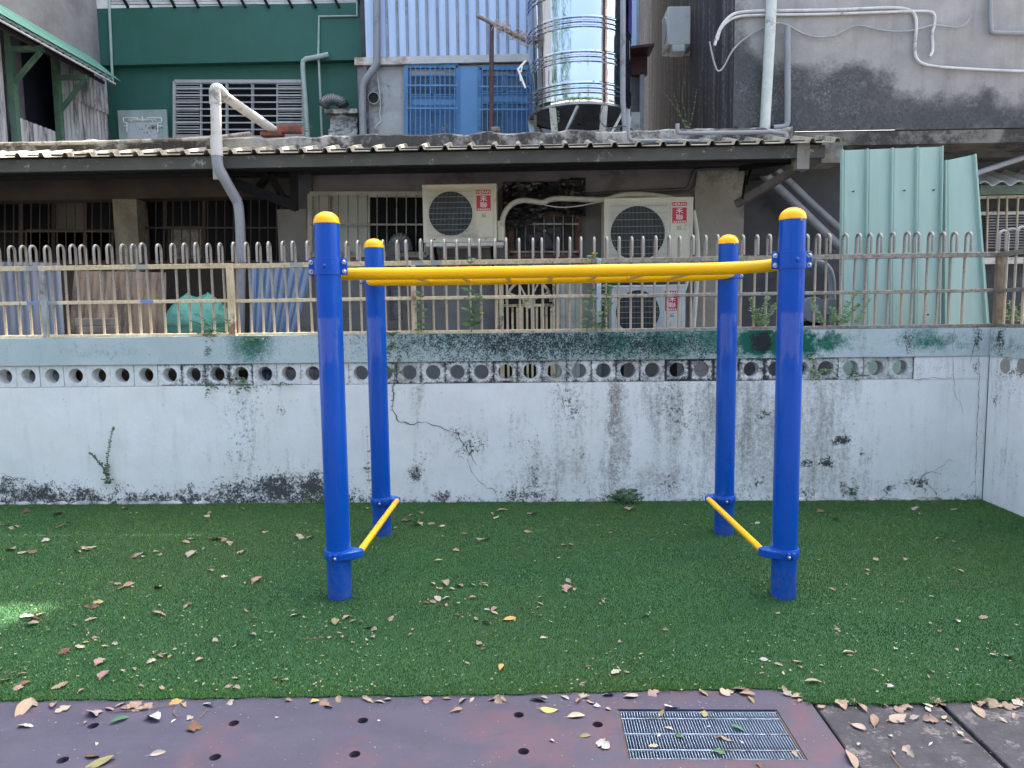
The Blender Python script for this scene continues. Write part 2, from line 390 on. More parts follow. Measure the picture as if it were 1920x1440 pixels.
# ================================================================== BOUNDARY WALL
Z_BT = W(960, 676, YW).z; Z_BB = W(960, 718, YW).z; Z_T = W(960, 624.5, YW).z
XL0 = -7.0
def plaster(name, kind):
    n = N(name); p = n.pos()
    dk, gy, br = n.attr('dark'), n.attr('grey'), n.attr('brown')
    a = n.noise(75, 8, .8, p); b = n.noise(22, 8, .75, p); c = n.noise(3, 6, .65, p); st = n.noise(16, 6, .7, n.scl(p, (1, 1, .12)))
    paint = n.mix(n.mr(c, .35, .7), h('#eaebea'), h('#dedfdd'))
    paint = n.mix(n.mr(st, .5, .8, 0, .35), paint, h('#c6c5bd'))
    paint = n.mix(n.mr(n.noise(1.4, 5, .6, p), .5, .75, 0, .3), paint, h('#dcd9ca'))
    if kind == 'band':
        g = n.attr('green'); g2 = n.attr('deep')
        paint = n.mix(n.mr(c, .3, .7), h('#aab9b9'), h('#bcc8c8'))
        gm = n.mr(n.ma('ADD', g, n.ma('MULTIPLY', n.ma('SUBTRACT', n.ma('ADD', n.ma('MULTIPLY', a, .6), n.ma('MULTIPLY', b, .4)), .5), 2.8)), .2, .75)
        paint = n.mix(gm, paint, n.mix(n.mr(b, .35, .65), h('#2a5a50'), h('#3f7a6c')))
        gm2 = n.mr(n.ma('ADD', g2, n.ma('MULTIPLY', n.ma('SUBTRACT', b, .5), 1.4)), .4, .7)
        paint = n.mix(gm2, paint, h('#0f5c4a'))
    def thr(m, k, lo, hi, nz): return n.mr(n.ma('ADD', m, n.ma('MULTIPLY', n.ma('SUBTRACT', nz, .5), k)), lo, hi)
    mixn = n.ma('ADD', n.ma('MULTIPLY', a, .62), n.ma('MULTIPLY', b, .38))
    gm = thr(n.ma('MULTIPLY', gy, .78), 4.6, .26, 1.0, n.ma('ADD', n.ma('MULTIPLY', mixn, .7), n.ma('MULTIPLY', st, .3)))
    col = n.mix(n.ma('MULTIPLY', gm, .8), paint, h('#6b6a66'))
    bm = thr(br, 2.4, .35, .85, mixn); col = n.mix(n.ma('MULTIPLY', bm, .75), col, h('#6c5f55'))
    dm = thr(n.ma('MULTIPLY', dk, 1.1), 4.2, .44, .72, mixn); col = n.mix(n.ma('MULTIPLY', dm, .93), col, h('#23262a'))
    spk = n.mr(n.noise(46, 4, .85, p), .70, .74); col = n.mix(n.ma('MULTIPLY', spk, n.mr(gy, 0, .5, .25, .9)), col, h('#3c3c3c'))
    n.bump(n.ma('ADD', n.ma('MULTIPLY', b, .8), n.ma('SUBTRACT', n.ma('MULTIPLY', c, 1.2), n.ma('MULTIPLY', dm, .25))), .4, .006)
    return n.out(col, .85, 0, .3)
WALLM = plaster('lime_washed_plaster', 'wall'); BANDM = plaster('painted_coping', 'band')
wall = thing('boundary_wall', 'long white weathered boundary wall with a row of round holes behind the frame', 'wall', (0, YW+.1, 0))
def wgrid(name, x0, x1, z0, z1, y, m, par, DK, GY, BR, extra=None, step=.022, rough=.003):
    nu = int((x1-x0)/step); nv = max(3, int((z1-z0)/step))
    X, Z = np.meshgrid(np.linspace(x0, x1, nu+1), np.linspace(z0, z1, nv+1))
    Y = y+(fbm(X*3, Z*3)-.5)*rough*2+(fbm(X*14, Z*14)-.5)*rough
    P = np.stack([X, Y, Z], 2); U, V = projnp(P.reshape(-1, 3)); U = U.reshape(X.shape); V = V.reshape(X.shape)
    at = dict(dark=blobs(U, V, DK), grey=blobs(U, V, GY), brown=blobs(U, V, BR, 8))
    for k, L in (extra or {}).items(): at[k] = blobs(U, V, L, 10)
    return grid(name, P, nu, nv, m, par, at)
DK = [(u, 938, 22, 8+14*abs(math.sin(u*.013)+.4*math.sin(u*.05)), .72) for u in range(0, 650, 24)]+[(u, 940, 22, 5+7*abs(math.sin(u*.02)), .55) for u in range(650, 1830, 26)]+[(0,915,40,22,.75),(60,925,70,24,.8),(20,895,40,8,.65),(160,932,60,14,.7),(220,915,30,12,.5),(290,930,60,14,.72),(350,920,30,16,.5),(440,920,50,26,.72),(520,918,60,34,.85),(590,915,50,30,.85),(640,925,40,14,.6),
      (455,820,30,60,.3),(455,760,60,40,.33),(460,720,70,16,.5),(525,767,10,8,.6),(620,700,40,40,.3),(780,888,16,20,.62),(790,860,22,24,.35),(855,815,30,18,.42),(880,835,36,24,.5),(885,847,16,10,.6),(830,932,26,16,.62),(880,935,30,12,.5),
      (985,930,60,14,.6),(1000,910,40,16,.45),(1065,765,18,30,.42),(1045,735,16,12,.45),(1080,765,22,16,.4),(1155,690,10,40,.3),(1120,925,40,16,.35),(1260,760,30,60,.36),(1290,790,24,40,.36),(1260,905,30,24,.4),(1330,700,20,20,.5),
      (1580,830,16,9,.95),(1552,866,15,9,1.0),(1515,862,14,8,.7),(1430,777,8,8,.6),(1420,905,14,9,.6),(1510,925,20,10,.6),(1400,925,30,12,.35),(1600,785,6,8,.5),(1590,920,20,14,.6),(1665,918,14,9,.8),(1720,908,22,12,.75),(1740,925,20,8,.45),(1620,855,10,6,.55),(1780,912,10,6,.4),(1825,930,14,12,.5),(1603,895,6,6,.5),
      (960,700,16,14,.3),(990,830,22,40,.3),(1085,850,14,14,.35),(1000,880,30,30,.35),(1180,860,18,20,.32),(700,900,20,40,.4),(690,930,40,14,.5),(740,720,20,24,.4),(1290,700,40,14,.4)]
GY = [(1000,900,70,45,.7),(960,830,30,60,.5),(1065,770,34,80,.6),(1050,870,60,60,.6),(1155,800,22,140,.85),(1150,890,40,60,.75),(1250,760,60,90,.8),(1245,900,60,50,.85),(1330,800,40,180,.85),(1400,800,60,160,.95),(1450,830,70,140,.95),(1530,820,70,130,.85),(1560,740,60,60,.6),(1500,900,90,40,.8),(1600,870,60,80,.45),(790,720,20,60,.6),(1180,925,60,20,.6),
      (460,800,50,120,.35),(780,890,30,40,.4),(1060,690,120,20,.5),(1300,690,120,20,.6),(800,680,80,14,.4),(880,820,50,30,.3),(1650,910,80,26,.5),(1740,890,60,30,.3),(540,900,80,40,.4),(620,930,60,20,.5),(100,930,120,20,.4),(1900,860,60,120,.25),(1100,760,40,60,.3)]
BR = [(778,886,14,20,.85),(1150,760,14,90,.75),(1152,880,18,70,.5),(1072,740,20,50,.5),(1280,790,20,60,.45),(800,690,14,50,.35),(1535,725,30,20,.3),(640,900,60,30,.3),(880,935,16,8,.5)]
wgrid('plaster_face', XL0, XS, 0, Z_BB, YW, WALLM, wall, DK, GY, BR)
mk('plaster_core', MB().box(XL0, XS+.19, YW+.012, YW+.19, 0, Z_BB-.001), mat('plain_plaster', '#a9abad', '#8d8e8c', .9, bump=.3), wall)
BDK = [(1000,640,330,50,.62),(780,640,40,30,.45),(935,648,26,18,.7),(970,655,20,24,.6),(1010,640,24,20,.5),(880,655,60,10,.5),(1060,630,60,16,.45),(1430,640,16,16,1.2),(1436,648,14,16,1.0),(1230,645,170,30,.55),(1340,660,60,8,.6),(1700,640,10,26,.5),(1830,640,8,40,.6),(460,640,20,30,.3),(1500,660,90,6,.5),(760,650,20,20,.5)]
BGR = [(1040,640,330,60,.62),(470,645,40,40,.8),(780,640,60,30,.6),(850,630,60,16,.7),(1000,635,160,30,.55),(1150,640,80,40,.85),(1250,640,90,40,.85),(1330,635,60,40,.8),(1560,640,40,20,.6),(1740,640,60,16,.75),(1730,630,40,30,.6),(1800,650,40,10,.4),(1030,618,120,6,.9),(200,660,80,12,.3)]
BDP = [(1200,640,130,40,.32),(1420,640,60,40,.9),(1480,645,70,36,1.0),(1545,640,40,26,.7),(1340,620,30,20,.5),(1735,645,30,14,.5),(1250,640,30,30,.25)]
BGY = [(1000,640,330,40,.6),(1250,650,150,30,.6),(1620,640,60,30,.4),(100,650,100,16,.25),(1900,620,60,40,.4)]
wgrid('coping_face', XL0, XS, Z_BT, Z_T, YW-.008, BANDM, wall, BDK, BGY, [], dict(green=BGR, deep=BDP), rough=.002)
mk('coping_core', MB().box(XL0, XS+.2, YW+.001, YW+.2, Z_BT+.0005, Z_T+.002), mat('coping_top', '#8b9a9c', '#5f6f6a', .9, bump=.3), wall)
mk('coping_lip', MB().box(XL0, XS, YW-.0075, YW+.002, Z_BT-.003, Z_BT), mat('coping_top', '#8b9a9c'), wall)
# breeze blocks: one object each
n = N('breeze_block'); p = n.pos(); oc = n.ocol()
a = n.noise(70, 8, .8, p); b = n.noise(20, 6, .7, p); mm = n.ma('ADD', n.ma('MULTIPLY', a, .6), n.ma('MULTIPLY', b, .4))
col = n.mix(n.mr(b, .3, .7), h('#e2e4e4'), h('#cbccca'))
sep = n.new('ShaderNodeSeparateColor'); n.lk(oc, sep.inputs[0])
col = n.mix(n.ma('MULTIPLY', n.mr(n.ma('ADD', sep.outputs[0], n.ma('MULTIPLY', n.ma('SUBTRACT', mm, .5), 2.2)), .42, .9), .8), col, h('#77746c'))
xyz = n.new('ShaderNodeSeparateXYZ'); n.lk(n.co(), xyz.inputs[0])
edge = n.ma('MAXIMUM', n.mr(n.ma('ABSOLUTE', xyz.outputs[0]), .065, .092), n.mr(n.ma('ABSOLUTE', xyz.outputs[2]), .062, .084))
dkm = n.ma('ADD', n.ma('MULTIPLY', sep.outputs[1], n.ma('ADD', .55, n.ma('MULTIPLY', edge, .5))), n.ma('MULTIPLY', n.ma('SUBTRACT', mm, .5), 2.6))
col = n.mix(n.ma('MULTIPLY', n.mr(dkm, .36, .66), .93), col, h('#242629'))
n.bump(b, .5, .006); BLK = n.out(col, .88, 0, .3)
XH0 = W(8, 707, YW).x; XH1 = W(1690, 686, YW).x; PIT = (XH1-XH0)/37
zc = (Z_BT+Z_BB)/2; hh = (Z_BT-Z_BB)/2-.003
kb = MB().ring(-PIT/2+.0018, PIT/2-.0018, -hh, hh, 0, 0, .0565, -.092, .0, 36)
blk = None
for i in range(-12, 38):
    x = XH0+i*PIT; u = proj((x, YW, zc))[0]
    if i < -1: continue
    if blk is None:
        blk = mk('breeze_block', kb, BLK, None); blk.parent = wall; o = blk
        md = blk.modifiers.new('bevel', 'BEVEL'); md.width = .0035; md.segments = 1; md.limit_method = 'ANGLE'; md.angle_limit = math.radians(50)
    else: o = clone(blk, wall, (0,0,0))
    o.location = (x+rnd.uniform(-.001,.001), -.0+rnd.uniform(-.003,.003), zc)
    dk = .0 if u < 180 else (.18 if u < 300 else .62 if u < 480 else .35 if u < 600 else .3 if u < 720 else .62 if u < 1250 else .8 if u < 1480 else .5)
    gy = .1 if u < 300 else .45 if u < 500 else .3 if u < 720 else .62
    o.color = (gy+rnd.uniform(-.1,.1), dk*rnd.uniform(.75,1.15), 0, 1)
XE = XH1+PIT/2
wgrid('plain_infill', XE, XS, Z_BB, Z_BT, YW-.002, WALLM, wall, [(1700,700,12,8,.6),(1712,664,14,5,.8),(1832,690,6,20,.6),(1790,690,20,8,.3)], [(1730,690,60,20,.4)], [])
mk('infill_core', MB().box(XE+.001, XS+.19, YW+.012, YW+.189, Z_BB-.001, Z_BT), MATS['plain_plaster'], wall)
mk('infill_core', MB().box(XL0, XH0-PIT*1.5-.002, YW+.005, YW+.189, Z_BB-.001, Z_BT), MATS['plain_plaster'], wall)
# cracks: fine dark fissures traced along the plaster
CRK = mat('crack_dark', '#26241f', '#35322c', .95)
def crack(par, pts, w, y, jitter=2.5):
    P = []
    for (a, b) in zip(pts, pts[1:]):
        k = max(2, int(math.hypot(b[0]-a[0], b[1]-a[1])/7))
        for i in range(k): P.append((a[0]+(b[0]-a[0])*i/k+rnd.gauss(0, jitter*.6), a[1]+(b[1]-a[1])*i/k+rnd.gauss(0, jitter*.6)))
    P.append(pts[-1]); mb = MB(); pr = None
    for i, (u, v) in enumerate(P):
        q = W(u, v, y); t = i/(len(P)-1); ww = w*.62*(.35+rnd.random())*(1-.6*abs(2*t-1)**3)
        a, b = P[max(i-1,0)], P[min(i+1,len(P)-1)]; d = Vector((b[0]-a[0], -(b[1]-a[1]))).normalized(); nn = Vector((-d.y, 0, d.x))*ww/2
        cur = (q-nn, q+nn)
        if pr: mb.quad(pr[0], cur[0], cur[1], pr[1])
        pr = cur
    return mk('crack', mb, CRK, par, smooth=False)
yc = YW-.0055
for pts, w in (([(740,690),(738,725),(735,765),(748,792),(770,795),(800,793),(818,800),(835,806)], .010), ([(818,797),(832,803),(845,807),(858,810),(870,830),(882,855),(894,874)], .007), ([(857,840),(864,856),(870,862)], .004),
               ([(876,858),(880,870),(884,886),(900,905),(915,915),(928,917),(932,932)], .006), ([(923,898),(930,913),(927,920)], .003), ([(730,768),(738,772)], .004),
               ([(1785,722),(1790,740),(1800,755),(1805,775)], .005), ([(1788,665),(1787,705),(1790,725)], .004), ([(1725,905),(1732,890),(1745,883),(1765,888)], .006), ([(1753,883),(1768,872),(1778,862),(1795,866)], .005), ([(1735,905),(1752,918),(1758,935)], .006),
               ([(1815,915),(1822,905),(1830,905)], .004), ([(1043,720),(1052,738),(1056,755),(1060,780)], .005), ([(1700,709),(1740,710),(1785,708)], .004), ([(0,884),(20,895),(40,905)], .007)):
    crack(wall, pts, w, yc)
for pts, w in (([(1695,618),(1702,640),(1700,660)], .007), ([(1788,612),(1786,640),(1788,662)], .004), ([(1826,614),(1829,640),(1822,668),(1818,682)], .006)): crack(wall, pts, w, YW-.0125)
crack(wall, [(1834,613),(1836,660),(1836,720),(1832,800),(1830,870),(1829,936)], .006, YW-.009, 1.0)
# side wall coming towards the camera
side = thing('side_wall', 'white boundary wall at the right edge returning towards the camera, two plugged holes', 'wall', (XS+.1, 4, 0))
def sgrid(name, z0, z1, x, m, DK, GY, extra=None, y0=3.0, y1=YW-.012):
    nu = int((y1-y0)/.022); nv = max(3, int((z1-z0)/.022))
    Y, Z = np.meshgrid(np.linspace(y1, y0, nu+1), np.linspace(z0, z1, nv+1)); X = x+(fbm(Y*3+5, Z*3)-.5)*.006
    P = np.stack([X, Y, Z], 2); U, V = projnp(P.reshape(-1, 3)); U = U.reshape(X.shape); V = V.reshape(X.shape)
    at = dict(dark=blobs(U, V, DK), grey=blobs(U, V, GY), brown=blobs(U, V, []))
    for k, L in (extra or {}).items(): at[k] = blobs(U, V, L, 10)
    return grid(name, P, nu, nv, m, side, at)
sgrid('plaster_face', 0, Z_BT, XS, WALLM, [(1846,700,8,10,.6),(1870,750,6,20,.45),(1890,665,10,10,.7),(1900,700,30,10,.5),(1840,690,6,30,.5),(1905,730,8,8,.4)], [(1900,700,60,60,.5),(1880,860,60,60,.3)])
sgrid('coping_face', Z_BT, Z_T, XS-.008, BANDM, [(1880,630,8,30,.7),(1875,650,10,20,.6)], [(1890,640,50,40,.5)], dict(green=[(1860,640,30,30,.4),(1900,650,40,10,.4)], deep=[]), y1=YW-.018)
mk('side_core', MB().box(XS+.012, XS+.19, 3.0, YW+.01, 0, Z_T), MATS['plain_plaster'], side)
for u in (1885, 1917):
    q = WX(u, 686, XS)
    mk('hole_plug', MB().lathe([(.056, 0), (.052, -.004), (.0, -.004)], (XS, q.y, q.z), 24, 'x', False), mat('mortar_plug', '#a09a90', '#857f76', .9, bump=.6), side)
# weed-grown break at the wall foot and loose lumps along it
LUMP = mat('mortar_lump', '#c4c3bf', '#6b6b67', .95, bump=.8, bs=40)
for k in range(46):
    u = rnd.choice((rnd.uniform(0, 640), rnd.uniform(640, 1830))); p = WZ(u, 943)
    s = rnd.uniform(.012, .034); mb = MB(); bm = bmesh.new(); bmesh.ops.create_icosphere(bm, subdivisions=2, radius=1)
    mb.add([((v.co.x*s*1.6*(1+.3*rnd.random())+p.x), v.co.y*.03+YW-.004, max(0, v.co.z*s*.55*(1+.4*rnd.random())+.01)) for v in bm.verts], [tuple(q.index for q in f.verts) for f in bm.faces]); bm.free()
    mk('mortar_lump', mb, LUMP, wall)
# ================================================================== STEEL FENCE ON THE WALL
YF = YW+.095
n = N('fence_steel'); p = n.pos(); sx = n.new('ShaderNodeSeparateXYZ'); n.lk(p, sx.inputs[0])
a = n.noise(40, 6, .7, p); b = n.noise(9, 5, .6, p)
k = n.mr(n.ma('ADD', sx.outputs[0], n.ma('MULTIPLY', n.ma('SUBTRACT', b, .5), 2.2)), -.6, 1.1)
cream = n.mix(n.mr(a, .4, .7), h('#d9c9a6'), h('#b99f7c')); steel = n.mix(n.mr(a, .35, .7), h('#a9a49a'), h('#6f6a62'))  # left cream also holds the warm sun on the rails, fading rightwards
c = n.mix(k, cream, steel); c = n.mix(n.ma('MULTIPLY', n.mr(n.noise(28, 7, .75, p), .56, .66), .8), c, h('#63503e'))
n.bump(a, .25, .002); RAILM = n.out(c, n.mr(a, .3, .7, .4, .6), n.mr(k, 0, 1, .1, .55))
n = N('picket_steel'); p = n.pos(); a = n.noise(60, 5, .7, p); sz = n.new('ShaderNodeSeparateXYZ'); n.lk(p, sz.inputs[0])
c = n.mix(n.mr(n.ma('ADD', sz.outputs[2], n.ma('MULTIPLY', n.orand(), .3)), 1.55, 1.85), h('#b5a591'), h('#9a968f')); c = n.mix(n.mr(a, .55, .75, 0, .8), c, h('#6f5a48'))
PICKM = n.out(c, n.mr(a, .3, .7, .35, .55), .45)
Z_R1 = W(960, 491, YF).z; Z_R2 = W(960, 557, YF).z; Z_R3 = Z_T+.012; Z_HK = W(1000, 447, YF-.04).z
fence = thing('steel_fence', 'rusty steel picket fence with hooked tops standing on the boundary wall', 'fence', (0, YF, Z_T))
XC = XS+.095
joints = [-7.0, W(437, 560, YF).x, W(777, 560, YF).x, W(1122, 560, YF).x, XC]
for i, (xa, xb) in enumerate(zip(joints, joints[1:])):
    sag = [0, .004, 0, .003][i]
    for z, w_, h_ in ((Z_R1, .026, .036), (Z_R2, .026, .026), (Z_R3, .03, .026)):
        mk('rail', MB().bar((xa+.004, YF-.012, z-sag), (xb-.004, YF-.012, z+(.004 if i == 3 else 0)), w_, h_), RAILM, fence, bevel=.003)
def picket_mesh():
    r = .035
    path = [(0, 0, Z_T+.005), (0, 0, Z_R1), (0, 0, Z_HK-r)]+[(0, -r+r*math.cos(t*math.pi/8), Z_HK-r+r*math.sin(t*math.pi/8)) for t in range(1, 8)]+[(0, -2*r, Z_HK-r), (0, -2*r, Z_R1+.024)]
    return MB().tube(path, .0098, 8)
pk = mk('picket', picket_mesh(), PICKM, None); pk.parent = fence; pk.location = (0,0,-Z_T)
first = True
for i in range(-14, 79):
    u = 7+23.05*i; x = W(u, 560, YF).x
    if x < -6.9 or x > XC-.03: continue
    o = pk if first else clone(pk, fence, (0,0,0)); first = False
    o.location = (x, .01, -Z_T+rnd.uniform(-.004,.004)); o.rotation_euler = (rnd.gauss(0, .005), rnd.gauss(0, .004), rnd.gauss(0, .035))
for u, w_, m_, zb in ((88, .035, mat('grey_post', '#9aa3a6', '#7d8384', .5, dirt='#5a4a3a', da=.3), Z_T), (437, .052, mat('cream_post', '#d8c6a4', '#bda583', .6, dirt='#6a5038', da=.35, bump=.3), Z_T), (777, .036, MATS['cream_post'], Z_T), (1122, .034, mat('pale_blue_post', '#c5d2da', '#a4b0b6', .55, dirt='#6b6a62', da=.3), Z_T-.03), (1828, .05, mat('rust_post', '#8b7b62', '#6d6152', .7, dirt='#a39a45', da=.4, bump=.4), Z_T)):
    x = W(u, 560, YF).x if u < 1800 else XC-.012
    mk('post', MB().box(x-w_/2, x+w_/2, YF-.05, YF-.026+.012, zb, Z_R1+(.015 if u in (437, 1122) else -.018)), m_, fence, bevel=.003)
mk('base_plate', MB().box(W(437,560,YF).x-.04, W(437,560,YF).x+.04, YF-.07, YF-.02, Z_T+.002, Z_T+.01), MATS['cream_post'], fence)
BLUEP = mat('blue_paint_patch', '#5b7fc0', '#7b93b4', .6); GRYP = mat('grey_paint_patch', '#8f969e', '#a7a79c', .6)
for u, z, hgt, m_ in ((66, Z_R2, .027, BLUEP), (278, Z_R2, .027, BLUEP), (70, Z_R3, .027, BLUEP), (288, Z_R3, .027, BLUEP), (68, Z_R1, .037, GRYP), (273, Z_R1, .037, GRYP), (100, Z_R2, .027, GRYP), (105, Z_R3, .027, GRYP), (560, Z_R1, .037, GRYP), (785, Z_R1, .037, GRYP), (820, Z_R1, .037, GRYP)):
    x = W(u, 560, YF).x; d = rnd.uniform(.04, .055); mk('paint_patch', MB().box(x-d, x+d, YF-.0262, YF-.0247, z-hgt/2+.001, z+hgt/2-.001), m_, fence)
# side run
sf = thing('steel_fence', 'short steel picket fence run on the right side wall, hooks at right edge', 'fence', (XC, 4, Z_T))
for z, w_, h_ in ((Z_R1, .026, .036), (Z_R2, .026, .026), (Z_R3, .03, .026)):
    mk('rail', MB().bar((XC-.012, YF-.03, z), (XC-.012, 3.0, z+.03), w_, h_), RAILM, sf, bevel=.003)
sp = mk('picket', picket_mesh(), PICKM, None); sp.parent = sf; first = True
for i in range(24):
    o = sp if first else clone(sp, sf, (0,0,0)); first = False
    o.location = (0, YF-.09-i*.1-4, -Z_T+i*.0015); o.rotation_euler = (0, 0, -math.pi/2+rnd.gauss(0, .12))
# ================================================================== HORIZONTAL LADDER FRAME
def gloss(name, c1, c2, rough=.25):
    n = N(name); a = n.noise(3, 5, .6); s = n.noise(14, 6, .7, n.scl(n.co(), (1, 1, .15)))
    c = n.mix(n.mr(a, .3, .7), h(c1), h(c2)); c = n.mix(n.mr(n.noise(160, 3, .6), .70, .74, 0, .25), c, h('#b9bcc0'))
    zz = n.new('ShaderNodeSeparateXYZ'); n.lk(n.pos(), zz.inputs[0]); c = n.mix(n.ma('MULTIPLY', n.mr(zz.outputs[2], 0, .3, .5, 0), n.mr(n.noise(30, 6, .7, n.pos()), .4, .7)), c, h('#6f6f68'))
    n.bump(n.noise(240, 3, .5), .04, .001); n.b.inputs['Coat Weight'].default_value = .35; n.b.inputs['Coat Roughness'].default_value = .03
    return n.out(c, n.mr(s, .25, .8, rough-.06, rough+.15), 0, .14)
BLUE = gloss('blue_powder_coat', '#0450b2', '#034aa8', .28); YEL = gloss('yellow_powder_coat', '#ffc005', '#fbb600', .28)
ZINC = mat('zinc_bolt', '#c9ccd0', '#9a9da2', .3, .9, ns=40)
POSTS = {'FL': (-1.000, 3.59, 1.900), 'FR': (1.262, 3.59, 1.884), 'BL': (-.997, 4.645, 1.876), 'BR': (1.238, 4.645, 1.868)}
lad = thing('climbing_frame', 'blue and yellow horizontal ladder frame with four round posts on the turf', 'climbing frame', (.13, 4.1, 0))
ZC = 1.688; PR = .0615
def helix(x, y, z, rad, axis='y', sgn=-1, r=.0085, hd=.006):
    return MB().lathe([(r*1.35, 0), (r*1.35, .0025), (r, .0026), (r*.95, hd), (r*.5, hd+.002)], (0,0,0), 12, 'z')
def bolt(par, p, d, r=.0085, m_=ZINC, hd=.007):
    d = Vector(d).normalized(); a = d.orthogonal().normalized(); b = d.cross(a); prof = [(r*1.4, 0), (r*1.4, .0025), (r*.95, .003), (r*.9, hd), (r*.55, hd+.003)]
    mb = MB(); vs = []; seg = 12; p = Vector(p)
    for rr, z in prof: vs += [p+a*(rr*math.cos(2*math.pi*k/seg))+b*(rr*math.sin(2*math.pi*k/seg))+d*z for k in range(seg)]
    fs = [(i*seg+k, i*seg+(k+1)%seg, (i+1)*seg+(k+1)%seg, (i+1)*seg+k) for i in range(len(prof)-1) for k in range(seg)]+[tuple((len(prof)-1)*seg+k for k in range(seg))]
    mb.add(vs, fs); return mk('bolt', mb, m_, par)
for key, (x, y, zt) in POSTS.items():
    front = key[0] == 'F'; left = key[1] == 'L'; sg = 1 if left else -1
    post = mk('post', MB().lathe([(PR, -.02), (PR, zt)], (x, y, 0), 48), BLUE, lad)
    R_ = PR+.0015
    prof = [(R_, zt-.004), (R_+.001, zt), (R_, zt+.004)]+[(R_*math.cos(t*math.pi/16), zt+.004+.052*math.sin(t*math.pi/16)) for t in range(1, 8)]+[(.0005, zt+.056)]
    mk('cap', MB().lathe(prof, (x, y, 0), 40), YEL, post)
    bolt(post, (x+.022*(1 if not left else -2.4), y-math.sqrt(max(0, PR**2-(.022*(1 if not left else -2.4))**2)) if left is False else y-.03, zt-.009), (0,-1,0), .004, ZINC, .003)
    # two half clamp with flanges
    mb = MB(); zc_ = ZC; hh_ = .041
    prof = [(PR+.0005, zc_-hh_), (PR+.006, zc_-hh_+.001), (PR+.006, zc_+hh_-.001), (PR+.0005, zc_+hh_)]
    mb.lathe(prof, (x, y, 0), 48, 'z', False)
    cl = mk('clamp', mb, BLUE, lad)
    for s2 in (-1, 1):
        xa, xb = sorted((x+s2*(PR+.001), x+s2*(PR+.034)))
        for ya, yb in ((y-.0085, y-.0015), (y+.0015, y+.0085)): mk('flange', MB().box(xa, xb, ya, yb, zc_-hh_, zc_+hh_), BLUE, cl, bevel=.004)
        for dz in (-.023, .023): bolt(cl, (x+s2*(PR+.021), y-.0085, zc_+dz), (0,-1,0), .0085)
    d = Vector((-.012 if front and left else .012, -1, 0)).normalized()
    bolt(cl, (x+d.x*(PR+.006), y+d.y*(PR+.006), zc_), d, .011, BLUE, .005)
    # low collar with its ear
    zb = .237; mb = MB()
    mb.lathe([(PR+.0005, zb-.026), (PR+.008, zb-.024), (PR+.011, zb-.016), (PR+.011, zb+.016), (PR+.008, zb+.024), (PR+.0005, zb+.026)], (x, y, 0), 48, 'z', False)
    co_ = mk('collar', mb, BLUE, lad)
    s3 = 1 if front else -1
    mb = MB(); ex = x+sg*.105; ey = y+s3*.012
    out = [(x+sg*.03, y-.066), (x+sg*.075, y-.05), (x+sg*.105, y-.028), (x+sg*.125, y-.006), (x+sg*.127, y+.012), (x+sg*.118, y+.026), (x+sg*.09, y+.034), (x+sg*.05, y+.045)]
    if s3 < 0: out = [(a, 2*y-b) for a, b in out]
    nn_ = len(out); zt_, zl = zb+.019, zb-.022
    vs = [(a, b, zl) for a, b in out]+[(a, b, zt_) for a, b in out]
    fs = [tuple(range(nn_)), tuple(range(nn_, 2*nn_))[::-1]]+[(i, (i+1) % nn_, nn_+(i+1) % nn_, nn_+i)[::-1] for i in range(nn_)]
    mk('ear', MB().add(vs, fs), BLUE, co_, bevel=.006)
    for k_, dx in enumerate((-.012, .012)):
        xx = x-sg*.008+dx; mk('lug', MB().box(xx-.009, xx+.009, y-PR-.022, y-PR-.004, zb-.02, zb+.017), BLUE, co_, bevel=.004)
    bolt(co_, (x+sg*.004, y-PR-.022, zb-.002), (0,-1,0), .0065)
for a, b, s1 in (('FL', 'BL', 1), ('FR', 'BR', -1)):
    pa, pb = POSTS[a], POSTS[b]
    mk('brace', MB().tube([(pa[0]+s1*.105, pa[1]+.015, .237), (pb[0]+s1*.105, pb[1]-.02, .237)], .0175, 20), YEL, lad)
def side_rail(a, b, s1):
    pa, pb = POSTS[a], POSTS[b]; ins = .135*s1; z1 = ZC-.029
    pts = [Vector((pa[0], pa[1]+.06*s1, ZC-.01)), Vector((pa[0]-.005, pa[1]+ins*.98, z1-.001)), Vector((pa[0]+.11, pa[1]+ins, z1)), Vector((pa[0]+.5, pa[1]+ins, z1-.003)),
           Vector((pb[0]-.5, pb[1]+ins, z1)), Vector((pb[0]-.26, pb[1]+ins, z1+.002)), Vector((pb[0]-.06, pb[1]+ins*.85, z1+.01)), Vector((pb[0], pb[1]+.06*s1, ZC-.004))]
    return mk('side_rail', MB().tube(smoothpath(pts, 3), (.0315), 24), YEL, lad), pa[1]+ins, z1
fr, yf_, zr = side_rail('FL', 'FR', 1); br, yb_, _ = side_rail('BL', 'BR', -1)
for i in range(7):
    x = W(767+90.2*i, 521, yf_).x
    mk('rung', MB().tube([(x, yf_+.018, zr-.006), (x, yb_-.018, zr-.006)], .0155, 16), YEL, lad)
